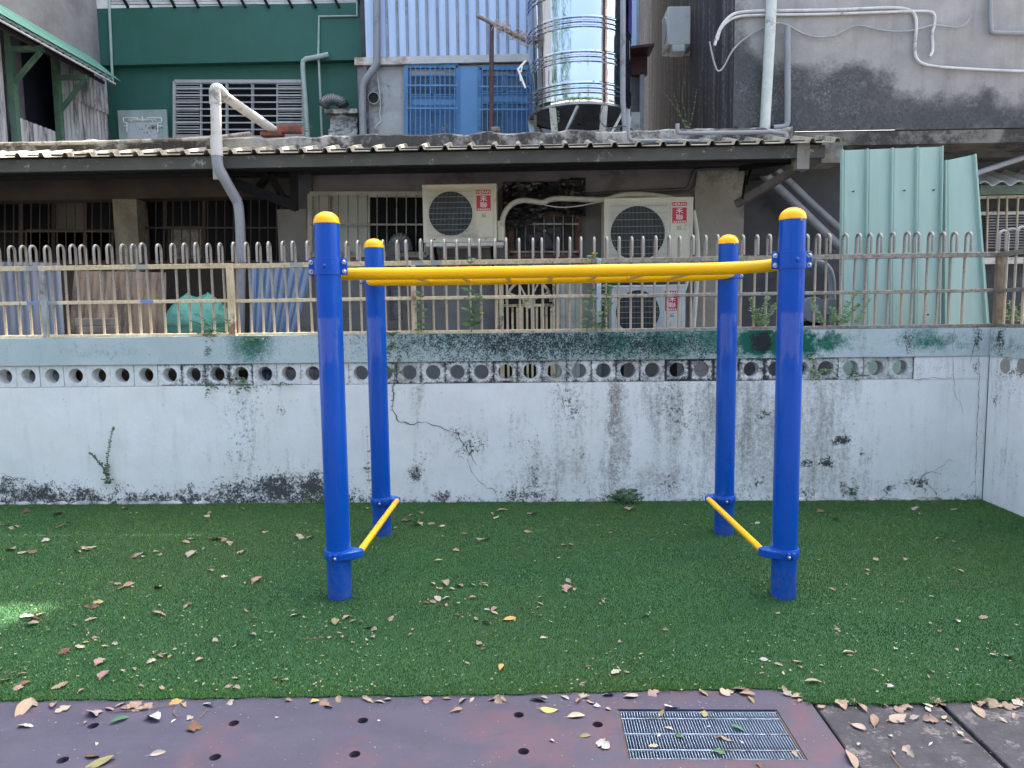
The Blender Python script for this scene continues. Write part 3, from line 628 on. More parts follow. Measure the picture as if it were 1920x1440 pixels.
# ================================================================== DRAIN GRATE
GALV = mat('galvanised_steel', '#98abc0', '#7488a0', .45, .6, ns=20, dirt='#56524a', da=.3, dsc=40)
gr = thing('drain_grate', 'galvanised steel drain grate set in the purple pavement', 'drain grate', ((GX0+GX1)/2, (GY0+GY1)/2, -.03))
nb = 58; bx = mk('bearing_bar', MB().box(-.0013, .0013, GY0+.006, GY1-.012, -.028, -.004), GALV, None); bx.parent = gr
for i in range(nb):
    o = bx if i == 0 else clone(bx, gr, (0,0,0)); o.location = (GX0+.012+(GX1-GX0-.024)*i/(nb-1)-gr.location.x, -gr.location.y, .03); o.rotation_euler = (0, rnd.gauss(0, .02), 0)
for y in (GY1-.012, GY0+.008): mk('end_bar', MB().box(GX0+.008, GX1-.008, y-.0015, y+.0015, -.028, -.003), GALV, gr)
for t in (.16, .5, .83): y = GY1-.012-(GY1-GY0-.02)*t; mk('cross_rod', MB().box(GX0+.008, GX1-.008, y-.003, y+.003, -.009, -.0025), GALV, gr)
for a, b, c, d in ((GX0+.0005, GX0+.007, GY0+.001, GY1-.001), (GX1-.007, GX1-.0005, GY0+.001, GY1-.001)):
    mk('frame_angle', MB().box(a, b, c, d, -.034, -.004), mat('rusty_angle', '#3a3632', '#55493c', .8), gr)
# ================================================================== ANNEX BEHIND THE FENCE
YE, YA, YSL = 6.9, 8.0, 7.4
def bx(u0, v0, u1, v1, Y, d, mb=None):
    x0, x1, z0, z1 = R(u0, v0, u1, v1, Y); return (mb or MB()).box(x0, x1, Y, Y+d, z0, z1)
def pth(pts, Y): return [W(u, v, Y) for u, v in pts]
AW = mat('annex_render', '#7e7e7c', '#6c6c6a', .9, ns=2.5, bump=.35, bs=50, dirt='#5d5b55', da=.25, dsc=5)
AWB = mat('annex_brown_render', '#473f37', '#38322b', .92, ns=2, bump=.35, dirt='#3d3934', da=.4, dsc=4)
AWD = mat('annex_dark_render', '#52555a', '#42454a', .9, ns=2, bump=.3, dirt='#3a3d40', da=.3, dsc=4)
CONC = mat('mouldy_concrete', '#b5b2aa', '#8d8a82', .92, ns=9, bump=.8, bs=45, dirt='#1b1a18', da=.6, dsc=8, bd=.012)
FASC = mat('flaking_steel_beam', '#4c4d47', '#42423d', .7, ns=4, bump=.3, dirt='#a5a394', da=.05, dsc=70)
DARKST = mat('dark_steel', '#101113', '#17181a', .7, dirt='#2c2620', da=.15, spec=.15)
ax = thing('annex_building', 'low grey annex under a corrugated eave behind the fence', 'building', (0, YA, 0))
ZS = W(960, 302, YE+.3).z                      # soffit
mk('wall', MB().box(W(575,450,YA).x, W(1392,450,YA).x, YA, YA+.2, 0, ZS+.05), AW, ax)
mk('wall', MB().box(-9, W(575,450,YA).x-.002, YA+.3, YA+.5, 0, ZS+.05), AWB, ax)
mk('wall', MB().box(W(1392,450,YA).x+.002, 12, YA+.8, YA+1, 0, ZS+.6), AWD, ax)
mk('wall_return', MB().box(W(1392,450,YA).x-.2, W(1392,450,YA).x, YA+.201, YA+.8, 0, ZS+.05), AW, ax)
mk('soffit', MB().box(-9, W(1545,290,YE).x, YE+.05, YA+3.2, ZS+.051, ZS+.09), mat('dark_soffit', '#33312e', '#282624', .9), ax)
mk('ceiling_beam', MB().box(-9, W(575,450,YA).x, YA+.02, YA+.29, ZS-.16, ZS+.05), AWB, ax)
bx(230, 330, 270, 640, YA+.05, .25); mk('pillar', bx(226, 325, 270, 900, YA+.05, .245), mat('annex_pillar', '#8a8477', '#6f6a5f', .92, bump=.4, dirt='#4a463f', da=.3, dsc=5), ax)
mk('pillar', bx(530, 392, 584, 900, YA-.06, .35), AW, ax); mk('pillar_head', bx(548, 318, 584, 392, YA-.05, .3), AWD, ax)
mk('pillar', bx(1300, 316, 1391, 900, YA-.03, .028), mat('annex_light_render', '#9c9b96', '#87867f', .9, ns=2.5, bump=.35, dirt='#6b6963', da=.25, dsc=6), ax)
XE0, XE1 = -9.0, W(1547, 285, YE).x
zf0, zf1 = W(960, 306, YE).z, W(960, 282, YE).z
mk('fascia_beam', MB().box(XE0, XE1, YE, YE+.05, zf0, zf1), FASC, ax, bevel=.003)
mk('fascia_lip', MB().box(XE0, XE1-.3, YE+.05, YE+.1, zf0-.02, zf0+.02), DARKST, ax)
mk('beam_block', bx(1495, 268, 1518, 317, YE-.02, .16), mat('beam_block', '#8d8a80', '#74726a', .8, dirt='#5a5750', da=.3), ax)
mk('beam_block', bx(1540, 272, 1580, 305, YE+.3, .3), mat('beam_block', '#8d8a80'), ax)
# corrugated roof sheets: each its own piece
SHEET = mat('weathered_fibre_sheet', '#a8a190', '#8f897a', .8, ns=6, bump=.3, dirt='#55524a', da=.3, dsc=16)
pit = (W(1000, 275, YE).x-W(0, 275, YE).x)/1000*44.3; zsh = zf1+.006; wsh = pit*5
x = XE0; i = 0; sl_ = Vector((0, .962, .27)).normalized()
while x < XE1+.1:
    ww = min(wsh, XE1+.12-x)
    mk('roof_sheet', MB().corr((x, YE-.06+rnd.uniform(-.02,.02), zsh+.004*(i % 2)), (1,0,0), sl_, ww, .5, pit, .036, (0,-.27,.962), (.74, .07), .006), SHEET, ax, smooth=False); x += wsh-pit*.0; i += 1
zs0, zs1 = W(960, 272, YSL).z, W(960, 247, YSL).z
xs_ = W(1486, 255, YSL).x
nxs = 260; sv = []; mb = MB()
for k in range(nxs+1):
    xx = XE0+(xs_-XE0)*k/nxs; j1 = (float(fbm(np.array([xx*5.0]), np.array([2.0]))[0])-.5)*.05; j2 = (float(fbm(np.array([xx*6.0]), np.array([8.0]))[0])-.5)*.03
    sv += [(xx, YSL+j2, zs0-.12), (xx, YSL+j2, zs1-.02+j1), (xx, YSL+.03+j2, zs1+j1), (xx, 11.5, zs1)]
mb.add(sv, [(k*4+a, k*4+4+a, k*4+5+a, k*4+1+a) for k in range(nxs) for a in range(3)])
mk('roof_slab', mb, CONC, ax)
# broken bricks left on the slab edge
mk('slab_end', MB().box(xs_-.02, xs_, YSL, 11.4, zs0-.1, zs1), CONC, ax)
BRICKM = mat('old_red_brick', '#8f5240', '#6f3f33', .9, bump=.6, dirt='#4a4038', da=.35, dsc=20)
for (a, b, c, d), lab in (((519,234,562,247), 'broken red brick on the roof edge beside the sunlit pipe'), ((487,246,528,254), 'flat worn brick piece on the roof edge below the sunlit pipe')):
    solo('brick', bx(a, b, c, d, YSL+.04, .1), BRICKM, lab, 'brick', bevel=.008)
solo('stone', bx(920, 237, 937, 247, YSL+.1, .08), mat('grey_stone', '#7d807a', '#5d605b', .9, bump=.6), 'small grey stone at the foot of the laundry pole', 'stone', bevel=.012)
PVC = mat('pvc_white', '#c9c8c0', '#b4b3ab', .45, ns=3, dirt='#6c685e', da=.22, dsc=10); PVCG = mat('pvc_grey', '#8c9196', '#7a7f84', .45, ns=3, dirt='#55544f', da=.22, dsc=10)
STL = mat('thin_bar_steel', '#8b8984', '#6d6963', .45, .5, ns=20, dirt='#4f4236', da=.3); STLD = mat('brown_bar_steel', '#4a4038', '#3a322c', .6, .3, ns=20)
solo('conduit', MB().tube(smoothpath(pth([(-60,271),(60,270),(200,267),(390,260),(420,256),(470,250)], YSL-.05), 1), .019, 10), mat('cream_pipe', '#b8b3a2', '#a09b8c', .6, dirt='#3d3a33', da=.45, dsc=18), 'long cream pipe lying along the left roof edge', 'pipe')
dp = thing('downpipe', 'white plastic downpipe bent over the roof edge at left', 'downpipe', W(448, 500, 7.0))
P1 = W(403, 168, 6.82); P0 = W(516, 246, 7.55)
mk('upper_run', MB().tube([P0, P0*.12+P1*.88], .046, 18), PVC, dp)
mk('elbow', MB().tube(smoothpath([P0*.14+P1*.86, P1+Vector((.0,0,.035)), P1+Vector((-.002,0,-.13))], 3), .053, 18), PVC, dp)
P2 = W(407, 296, 6.80)
mk('vertical_run', MB().tube([P1+Vector((0,0,-.12)), P2], .047, 18), PVC, dp); mk('coupling', MB().tube([W(405,255,6.81), W(407,293,6.80)], .053, 18), PVC, dp)
P3 = W(445, 378, 6.95)
mk('lower_elbow', MB().tube(smoothpath([P2+Vector((0,0,.02)), W(408,313,6.80), W(418,330,6.84), P3], 2), .049, 18), PVCG, dp)
mk('lower_run', MB().tube(smoothpath([P3, W(449,395,6.96), W(452,470,6.97), W(449,640,6.97)], 2), .046, 18), PVCG, dp)
mk('bracket', bx(399, 310, 412, 336, 6.86, .03), mat('bracket_plate', '#b9b6aa', '#9c998f', .6), dp)
# eave truss brackets
tr = thing('eave_bracket', 'dark steel truss bracket under the eave beside the downpipe', 'bracket', W(500, 390, 7.2))
for a, b, w_ in (((430,324),(556,324),.08),((436,342),(556,388),.09),((551,318),(553,394),.07),((505,326),(480,360),.055),((505,326),(536,378),.055)):
    mk('strut', MB().bar(W(*a, 7.2), W(*b, 7.3), w_, w_), DARKST, tr)
tr = thing('eave_bracket', 'brown diagonal eave brace at the right end of the corrugated eave', 'bracket', W(1390, 385, 7.2))
mk('diagonal', MB().bar(W(1380,383,7.35), W(1498,314,6.98), .06, .07), mat('brown_beam', '#5e5850', '#4a453f', .8, dirt='#38342f', da=.3), tr)
for a, b, w_ in (((1385,316),(1500,300),.05),((1398,330),(1392,372),.02),((1408,318),(1400,345),.02)): mk('strut', MB().bar(W(*a, 7.3), W(*b, 7.1), w_, w_), DARKST, tr)
# ------------------------------------------------------------------ windows of the annex
GLASS = N('dark_glass').out((.006,.007,.010), .3, 0, .06); PALE = mat('frosted_pane', '#a9aea4', '#98a098', .4, ns=1.5); TAN = mat('dusty_brown_pane', '#453e37', '#38322c', .5, ns=3, dirt='#3c362f', da=.3)
def window(par, name, u0, v0, u1, v1, Y, fm, fw, panes, vb, hb, bm_, br=.007, by=-.09, label=None):
    """panes: (u0,v0,u1,v1,mat); vb / hb: pixel positions of guard bars"""
    w = mk(name, (lambda m_: [m_.bar(W(a,b,Y-.03), W(c,d,Y-.03), fw, fw) for a,b,c,d in ((u0,v0,u1,v0),(u0,v1,u1,v1),(u0,v0,u0,v1),(u1,v0,u1,v1))] and m_)(MB()), fm, par)
    if label: w['label'] = label
    for (a,b,c,d,pm) in panes:
        mk('pane', bx(a+1, b+1, c-1, d-1, Y-.018, .012), pm, w)
        mk('sash', (lambda m_: [m_.bar(W(p,q,Y-.025), W(r,s,Y-.025), .022, .022) for p,q,r,s in ((a,b,c,b),(a,d,c,d),(a,b,a,d),(c,b,c,d))] and m_)(MB()), fm, w)
    for u in vb: mk('bar', MB().tube([W(u, v0+1, Y+by), W(u, v1-1, Y+by)], br, 6), bm_, w)
    for v in hb: mk('cross_bar', MB().bar(W(u0, v, Y+by-br), W(u1, v, Y+by-br), .01, .018), bm_, w)
    return w
BRF = mat('brown_window_frame', '#45332b', '#382a21', .6, dirt='#3a2d25', da=.3)
window(ax, 'window', -60, 368, 225, 492, YA+.3, BRF, .045, [(-60,370,38,490,GLASS),(40,375,100,490,GLASS),(102,375,160,490,TAN),(162,375,222,490,GLASS),(50,432,212,490,TAN)], [-40+16.4*k for k in range(16)], [434], STLD)
window(ax, 'window', 272, 366, 530, 492, YA+.3, BRF, .045, [(274,368,308,490,GLASS),(312,372,382,426,GLASS),(384,372,460,490,GLASS),(318,428,380,488,mat('newspaper_pane', '#8f8d86', '#5d5b55', .8, ns=30)),(460,372,528,490,GLASS)], [292+16.2*k for k in range(15)], [427], STLD)
ALU = mat('pale_window_frame', '#b3b3a8', '#9b9b90', .5, dirt='#6d6a60', da=.25)
window(ax, 'window', 582, 364, 800, 478, YA, ALU, .05, [(586,368,620,474,PALE),(622,368,688,474,PALE),(692,368,798,474,GLASS)], [598+18.2*k for k in range(11)], [421], STL)
# gate with the fan motif
gt = thing('iron_gate', 'cream painted iron gate with half round fan motif behind the fence', 'gate', W(991, 700, 7.9))
CRM = mat('cream_iron', '#d9cda8', '#bfb18d', .55, ns=10, dirt='#6b5a45', da=.28, dsc=20)
mk('backing', bx(946, 520, 1040, 900, 7.94, .03), mat('gate_dark', '#2a2220', '#1f1a19', .8), gt)
for a, b in ((930, 936), (938, 946), (1037, 1042)): mk('stile', bx(a, 515, b, 900, 7.88, .05), CRM, gt, bevel=.004)
hub = W(991.5, 566, 7.9); rr = (W(1033,566,7.9)-W(991.5,566,7.9)).length
mk('fan_arch', MB().tube(arc(hub, rr, 0, math.pi, 20, (1,0,0), (0,0,1)), .016, 8), CRM, gt)
for a_ in (25, 62, 90, 118, 155): mk('fan_spoke', MB().bar(hub, hub+Vector((math.cos(math.radians(a_))*rr, 0, math.sin(math.radians(a_))*rr)), .018, .026, (0,1,0)), CRM, gt)
mk('fan_hub', MB().lathe([(.0, -.02), (.07, -.018), (.07, .01)], hub, 20, 'y', False), CRM, gt)
mk('mid_rail', bx(944, 570, 1038, 575, 7.88, .03), CRM, gt)
for k in range(10): mk('slat', MB().box(W(952+9.1*k,600,7.9).x-.012, W(952+9.1*k,600,7.9).x+.012, 7.89, 7.91, 0, W(991,573,7.9).z), CRM, gt)
for k in range(5): mk('side_panel', bx(1043+9*k, 520, 1051.5+9*k, 900, 7.93-.012*(k % 2), .02), mat('pale_plastic_panel', '#b5b6a8', '#9fa194', .5, dirt='#77776b', da=.3), gt)
mk('door_leaf', bx(1088, 515, 1128, 900, 7.95, .03), mat('door_leaf', '#8d8f86', '#7d7f77', .6), gt)
# fan window and its torn black cover
RUSTW = mat('rust_wood_frame', '#6e4a3d', '#4f3a31', .8, dirt='#2f2622', da=.3)
fw_ = window(ax, 'fan_window', 957, 400, 1085, 480, YA, RUSTW, .05, [(962,404,1080,474,N('fan_void').out((.01,.01,.014), .7))], [969,985,1002,1020,1039,1056,1074], [420,472], STL, .006, -.07, 'small barred window with a round exhaust fan')
fc = W(1021, 433, YA-.035)
mk('fan_ring', MB().lathe([(.19, -.01), (.2, -.012), (.2, .01), (.19, .012)], fc, 28, 'y', False), mat('fan_black', '#22242c', '#1a1b20', .5), fw_)
mb = MB()
for k in range(5):
    a_ = k*1.2566; e = Vector((math.cos(a_), 0, math.sin(a_))); f_ = Vector((-math.sin(a_), 0, math.cos(a_)))
    mb.quad(fc+e*.03-f_*.02, fc+e*.18-f_*.07+Vector((0,-.012,0)), fc+e*.18+f_*.05+Vector((0,.006,0)), fc+e*.03+f_*.02)
mk('fan_blade', mb, MATS['fan_black'], fw_); mk('fan_nut', MB().lathe([(.018, 0), (.014, -.02), (.0, -.022)], fc, 12, 'y', False), mat('pale_nut', '#b9b4ae', '#a9a49e', .4), fw_)
def inside(u, v, poly):
    c = False
    for (a, b), (p, q) in zip(poly, poly[1:]+poly[:1]):
        if (b > v) != (q > v) and u < (p-a)*(v-b)/(q-b)+a: c = not c
    return c
def cloth(poly, Y, amp, step=3, freq=.06, seed=0):
    us = [p[0] for p in poly]; vsx = [p[1] for p in poly]; mb = MB(); idx = {}
    u0, v0 = min(us), min(vsx); nu, nv = int((max(us)-u0)/step)+1, int((max(vsx)-v0)/step)+1
    U, V = np.meshgrid(u0+np.arange(nu+1)*step, v0+np.arange(nv+1)*step)
    D = (np.abs(fbm(U*freq*.6+V*freq*.5+seed, V*freq-U*freq*.3+seed)-.5)*2)*amp
    def vid(i, j):
        if (i, j) not in idx: q = W(U[j,i], V[j,i], Y-float(D[j,i])); idx[(i,j)] = len(mb.v); mb.v.append(tuple(q))
        return idx[(i,j)]
    for j in range(nv):
        for i in range(nu):
            if inside(U[j,i]+step/2, V[j,i]+step/2, poly): mb.f.append((vid(i,j+1), vid(i+1,j+1), vid(i+1,j), vid(i,j))); mb.mi.append(0)
    return mb
blackp = N('black_plastic_film'); blackp.out((.018,.018,.019), .28, 0, .5)
def solid(o, t):
    md = o.modifiers.new('solid', 'SOLIDIFY'); md.thickness = t; return o
o = solo('plastic_cover', cloth([(944,341),(1044,341),(1047,346),(1052,335),(1098,333),(1097,405),(1050,402),(1040,394),(1018,406),(998,419),(972,428),(948,431),(943,395)], YA-.1, .13, 2.5, .07, 3), blackp.m, 'torn black plastic film hanging over the fan window', 'plastic sheet'); solid(o, .002)
# ------------------------------------------------------------------ air conditioners
def text_mesh(s, size, ext=.0006):
    cu = bpy.data.curves.new('t', 'FONT'); cu.body = s; cu.size = size; cu.extrude = ext; cu.align_x = 'CENTER'; cu.align_y = 'CENTER'; cu.resolution_u = 3
    ob = bpy.data.objects.new('t', cu); C.objects.link(ob); dg = bpy.context.evaluated_depsgraph_get(); dg.update()
    me = bpy.data.meshes.new_from_object(ob.evaluated_get(dg)); bpy.data.objects.remove(ob); return me
def lettering(name, s, c, w, hgt, m_, par):
    me = text_mesh(s, 1.0); xs = [v.co.x for v in me.vertices]; ys = [v.co.y for v in me.vertices]
    cx, cy = (min(xs)+max(xs))/2, (min(ys)+max(ys))/2; sx, sy = w/(max(xs)-min(xs)), hgt/(max(ys)-min(ys)); off = origin(par)
    for v in me.vertices: v.co = Vector((c[0]+(v.co.x-cx)*sx-off.x, c[1]-v.co.z*.5-off.y, c[2]+(v.co.y-cy)*sy-off.z))
    me.materials.clear(); me.materials.append(m_); me.name = name
    o = bpy.data.objects.new(name, me); C.objects.link(o); o.parent = par; return o
ACB = mat('ac_beige', '#c9c4b0', '#bdb8a4', .5, ns=2, dirt='#8d8775', da=.18, dsc=8); ACW = mat('ac_pale', '#c4c7c2', '#b8bab4', .5, ns=2, dirt='#8d8c84', da=.18, dsc=8)
REDL = mat('red_label', '#b3163a', '#a81434', .4); WHT = mat('white_print', '#e6e6e2', '#dcdcd8', .5); GRN = mat('green_print', '#3a6b52', '#44755c', .6); WIRE = mat('grille_wire', '#aab0b0', '#969c9c', .45, .2); DKFAN = mat('fan_grey', '#181c1e', '#121516', .7, spec=.1); FIN = mat('condenser_fins', '#0b0f11', '#080a0c', .8, ns=30, spec=.05)
def ac_unit(label, u0, v0, u1, v1, Y, depth, cu, cv, cr, gu0, gu1, pu0, pu1, s0, s1, q0, q1, lu0, lu1, m_):
    x0, x1, z0, z1 = R(u0, v0, u1, v1, Y); px = (x1-x0)/(u1-u0)
    X = lambda u: x0+(u-u0)*px
    Zf = lambda v: z1-(v-v0)*(z1-z0)/(v1-v0)
    t = thing('air_conditioner', label, 'air conditioner', ((x0+x1)/2, Y+depth/2, z0), 'outdoor air conditioner units on the annex wall')
    cx, cz, r = X(cu), Zf(cv), cr*px; gz0, gz1 = Zf(cv+cr*1.13), Zf(cv-cr*1.13)
    mb = MB().ring(x0, x1, z0, z1, cx, cz, r, Y, Y+.012, 48)
    mb.box(x0, x0+.01, Y+.012, Y+depth, z0, z1); mb.box(x1-.01, x1, Y+.012, Y+depth, z0, z1); mb.box(x0, x1, Y+.012, Y+depth, z1-.01, z1-.0005); mb.box(x0, x1, Y+.012, Y+depth, z0+.0005, z0+.01)
    mk('casing', mb, m_, t); mk('condenser', MB().box(x0+.012, x1-.012, Y+depth-.06, Y+depth-.002, z0+.012, z1-.012), FIN, t)
    mk('top_lid', MB().box(x0-.004, x1+.004, Y-.006, Y+depth+.004, z1-.022, z1+.004), m_, t, bevel=.005)
    gx0, gx1 = X(gu0), X(gu1); mb = MB(); k = int((gx1-gx0)/.0135)
    for i in range(k+1): xx = gx0+(gx1-gx0)*i/k; mb.tube([(xx, Y-.012, gz0), (xx, Y-.012, gz1)], .0012, 4)
    for i in range(9): zz = gz0+(gz1-gz0)*(i+.5)/9; mb.tube([(gx0, Y-.015, zz), (gx1, Y-.015, zz)], .0018, 5)
    mk('grille', mb, WIRE, t)
    mb = MB(); mb.lathe([(.0, -.02), (.05, -.015), (.06, .02)], (cx, Y+.06, cz), 20, 'y', False)
    mk('fan_hub', mb, DKFAN, t)
    for j in range(3):
        a_ = .5+j*2.094; vs = []
        for q in range(7):
            s = q/6; rad = .05+(r*.93-.05)*s; w0, w1 = a_-.25-.35*s, a_+.35+.25*s
            vs += [(cx+rad*math.cos(w0), Y+.09, cz+rad*math.sin(w0)), (cx+rad*math.cos(w1), Y+.05, cz+rad*math.sin(w1))]
        mk('fan_blade', MB().add(vs, [(2*q, 2*q+1, 2*q+3, 2*q+2) for q in range(6)]), DKFAN, t)
    p0, p1 = X(pu0), X(pu1); pz0, pz1 = Zf(v1-.08*(v1-v0)), Zf(v0+.085*(v1-v0))
    mb = MB()
    for a, b in (((p0,pz0),(p1,pz0)),((p1,pz0),(p1,pz1)),((p1,pz1),(p0,pz1)),((p0,pz1),(p0,pz0))): mb.tube([(a[0],Y-.002,a[1]),(b[0],Y-.002,b[1])], .005, 6)
    mk('service_panel', mb.box(p0+.006, p1-.006, Y-.005, Y-.001, pz0+.006, pz1-.006), m_, t)
    L0, L1 = X(lu0), X(lu1); yl = Y-.007
    la = mk('brand_label', MB().box(L0, L1, yl, yl+.0015, Zf(q1), Zf(q0)).box(L0-.002, L1+.002, yl, yl+.0015, Zf(s1), Zf(s0)), REDL, t)
    lm, lw = (L0+L1)/2, L1-L0; hq = Zf(q0)-Zf(q1)
    lettering('brand_lettering', 'HERAN', (lm, yl-.0006, (Zf(s0)+Zf(s1))/2), lw*.9, (Zf(s0)-Zf(s1))*.66, WHT, la)
    lettering('brand_lettering', '禾', (lm, yl-.0006, Zf(q0)-hq*.22), lw*.5, hq*.36, WHT, la); lettering('brand_lettering', '聯', (lm, yl-.0006, Zf(q0)-hq*.62), lw*.5, hq*.36, WHT, la)
    mb = MB()
    for j in range(6):
        cx_ = L0+lw*(.12+.152*j); cz_ = Zf(q0)-hq*.91; e = lw*.058
        mb.box(cx_-e, cx_+e, yl-.001, yl-.0002, cz_+e*.5, cz_+e*.9); mb.box(cx_-e, cx_+e, yl-.001, yl-.0002, cz_-e*.9, cz_-e*.5); mb.box(cx_-e*.25, cx_+e*.25, yl-.001, yl-.0002, cz_-e*.5, cz_+e*.5); mb.box(cx_+e*.6, cx_+e, yl-.001, yl-.0002, cz_-e*.5, cz_+e*.5)
    mk('small_print', mb, WHT, la)
    mb = MB(); zz = Zf(q1)-hq*.22
    for j, (dx, dz, w_) in enumerate(((-.012,.0,.010),(.008,.004,.012),(-.002,-.014,.022),(.0,-.026,.024))): mb.box(lm+dx-w_, lm+dx+w_, yl+.001, yl+.0018, zz+dz-.003, zz+dz+.003)
    mk('green_mark', mb, GRN, t)
    for sx in (.15, .85): bolt(t, (x0+(x1-x0)*sx, Y-.001, z0+.03), (0,-1,0), .005, DARKST, .003)
    return t, x0, x1, z0, z1
YC = 7.5
a1, ax0, ax1, az0, az1 = ac_unit('beige air conditioner unit on a wall bracket beside the barred window', 793, 346, 931, 454, YC, .28, 845, 400, 41, 801, 888, 892, 925, 357, 364.5, 367, 396, 894, 920.5, ACB)
mk('valve_cover', bx(932, 413, 946, 452, YC+.06, .2), ACB, a1, bevel=.012)
br_ = thing('wall_bracket', 'white steel shelf bracket under the upper left air conditioner', 'bracket', ((ax0+ax1)/2, YC, az0-.1))
mk('shelf_rail', MB().box(ax0+.02, ax1+.07, YC+.0, YC+.04, az0-.04, az0-.004), mat('white_bracket', '#c9c9c4', '#adada6', .5, dirt='#6a5d50', da=.3), br_); mk('shelf_rail', MB().box(ax0+.02, ax1+.05, YC+.22, YC+.26, az0-.04, az0-.004), MATS['white_bracket'], br_)
for xx in (ax0+.1, ax1-.06): mk('arm', MB().box(xx-.02, xx+.02, YC+.041, YA, az0-.04, az0-.005), MATS['white_bracket'], br_); mk('stay', MB().bar((xx, YC+.1, az0-.05), (xx, YA, az0-.3), .03, .03), DARKST, br_)
a2, bx0, bx1, bz0, bz1 = ac_unit('large pale air conditioner unit above a smaller one behind the fence', 1133, 371, 1299, 512, YC, .32, 1196, 437, 51, 1142, 1251, 1256, 1294, 380, 387, 390, 419, 1260, 1287, ACB)
br_ = thing('wall_bracket', 'steel shelf bracket under the large right air conditioner', 'bracket', ((bx0+bx1)/2, YC, bz0-.1))
mk('shelf_rail', MB().box(bx0, bx1, YC+.02, YC+.06, bz0-.04, bz0-.003), MATS['white_bracket'], br_)
for xx in (bx0+.12, bx1-.12): mk('arm', MB().box(xx-.02, xx+.02, YC+.061, YA-.03, bz0-.04, bz0-.004), MATS['white_bracket'], br_)
a3, cx0, cx1, cz0, cz1 = ac_unit('lower pale air conditioner unit behind the fence under the large one', 1147, 535, 1285, 642, YC, .3, 1196, 585, 41, 1152, 1240, 1245, 1279, 546, 552, 555, 583, 1247, 1273, ACW)
br_ = thing('wall_bracket', 'steel feet carrying the lower right air conditioner', 'bracket', ((cx0+cx1)/2, YC, 0))
for xx in (cx0+.1, cx1-.1): mk('foot', MB().box(xx-.03, xx+.03, YC+.04, YC+.26, 0, cz0-.003), DARKST, br_)
INS = mat('insulation_tape', '#b9b6a6', '#a3a092', .7, ns=14, bump=.4, bs=30); CBL = mat('grey_cable', '#55585c', '#44474a', .6)
solo('insulated_pipe', MB().tube(smoothpath(pth([(941,425),(943,405),(955,385),(975,375),(1000,377),(1018,381),(1030,374),(1048,372),(1100,374),(1135,376),(1160,366),(1200,364),(1240,368),(1262,373)], YC+.08), 2), .028, 12), INS, 'taped white refrigerant pipe arching between the two upper air conditioners', 'pipe')
solo('cable', MB().tube(smoothpath(pth([(1020,384),(1040,388),(1060,389),(1090,386),(1130,377)], YC+.02), 2), .006, 6), mat('white_cable', '#b8b8b2', '#a9a9a3', .6), 'thin white cable sagging between the upper air conditioners', 'cable')
for k, (pts, r_, lab) in enumerate((([(1030,371),(1060,366),(1140,361),(1280,355),(1290,352),(1297,335),(1300,320),(1310,317),(1395,316)], .016, 'dark grey conduit running along the annex wall above the air conditioners'), ([(1040,375),(1140,366),(1290,361),(1303,355),(1306,322)], .012, 'second thinner dark conduit below the upper one on the annex wall'))):
    solo('conduit', MB().tube(smoothpath(pth(pts, YA-.06), 2), r_, 10), CBL, lab, 'pipe')
solo('insulated_pipe', MB().tube(smoothpath(pth([(1300,395),(1306,430),(1309,470),(1306,540),(1298,640)], YC+.15), 2), .024, 12), PVC, 'white plastic pipe dropping beside the right air conditioners', 'pipe')
solo('insulated_pipe', MB().tube(smoothpath(pth([(1283,545),(1290,525),(1293,505)], YC+.1), 2), .018, 12), PVC, 'short white pipe stub between the two right air conditioners', 'pipe')
# flexible duct in front of the barred window
mb = MB(); Pd = smoothpath(pth([(744,600),(738,530),(736,490),(738,460),(748,447),(758,452),(762,470)], 7.7), 3)
L_ = [0]; 
for a, b in zip(Pd, Pd[1:]): L_.append(L_[-1]+(b-a).length)
NS = 120; Q = []; rr_ = []
for k in range(NS):
    s = L_[-1]*k/(NS-1); j = max(i for i in range(len(L_)) if L_[i] <= s+1e-9); j = min(j, len(Pd)-2); t = (s-L_[j])/max(1e-9, L_[j+1]-L_[j]); Q.append(Pd[j].lerp(Pd[j+1], t)); rr_.append(.068+(.004 if k % 2 else -.003))
ALUF = mat('aluminium_duct', '#8d8f92', '#6f7174', .4, .6, ns=10, dirt='#55524d', da=.3)
solo('flexible_duct', mb.tube(Q, rr_, 18), ALUF, 'ribbed grey exhaust duct hooked below the barred window', 'duct')
# ------------------------------------------------------------------ right bay
for pts, r_, lab in (([(1427,322),(1500,392),(1571,461)], .053, 'thick grey pipe slanting down left of the green sheets'), ([(1450,312),(1510,370),(1575,430)], .04, 'thinner grey pipe slanting beside the thick one')):
    solo('drain_pipe', MB().tube(pth(pts, YA+.55), r_, 18), PVCG, lab, 'pipe')
solo('elbow_pipe', MB().tube(smoothpath(pth([(1490,492),(1530,490),(1552,500),(1560,525),(1560,560),(1559,700)], 6.7), 2), .034, 16), PVCG, 'grey plastic elbow pipe behind the right front post', 'pipe')
bl = thing('blower', 'round grey blower housing behind the fence right of the frame', 'blower', W(1525, 640, 6.75))
c_ = W(1524, 581, 6.75)
mk('housing', MB().lathe([(.0, -.06), (.03, -.06), (.04, -.045), (.11, -.04), (.118, -.02), (.118, .06)], c_, 32, 'y', False), mat('blower_grey', '#8f979f', '#7d858d', .5), bl); mk('hub', MB().lathe([(.0, -.075), (.022, -.072), (.022, -.04)], c_, 16, 'y', False), PVC, bl)
mk('stand', MB().box(c_.x-.06, c_.x+.06, 6.72, 6.85, 0, c_.z-.08), DARKST, bl); mk('valve', bx(1550, 560, 1568, 590, 6.66, .1), PVCG, bl, bevel=.006)
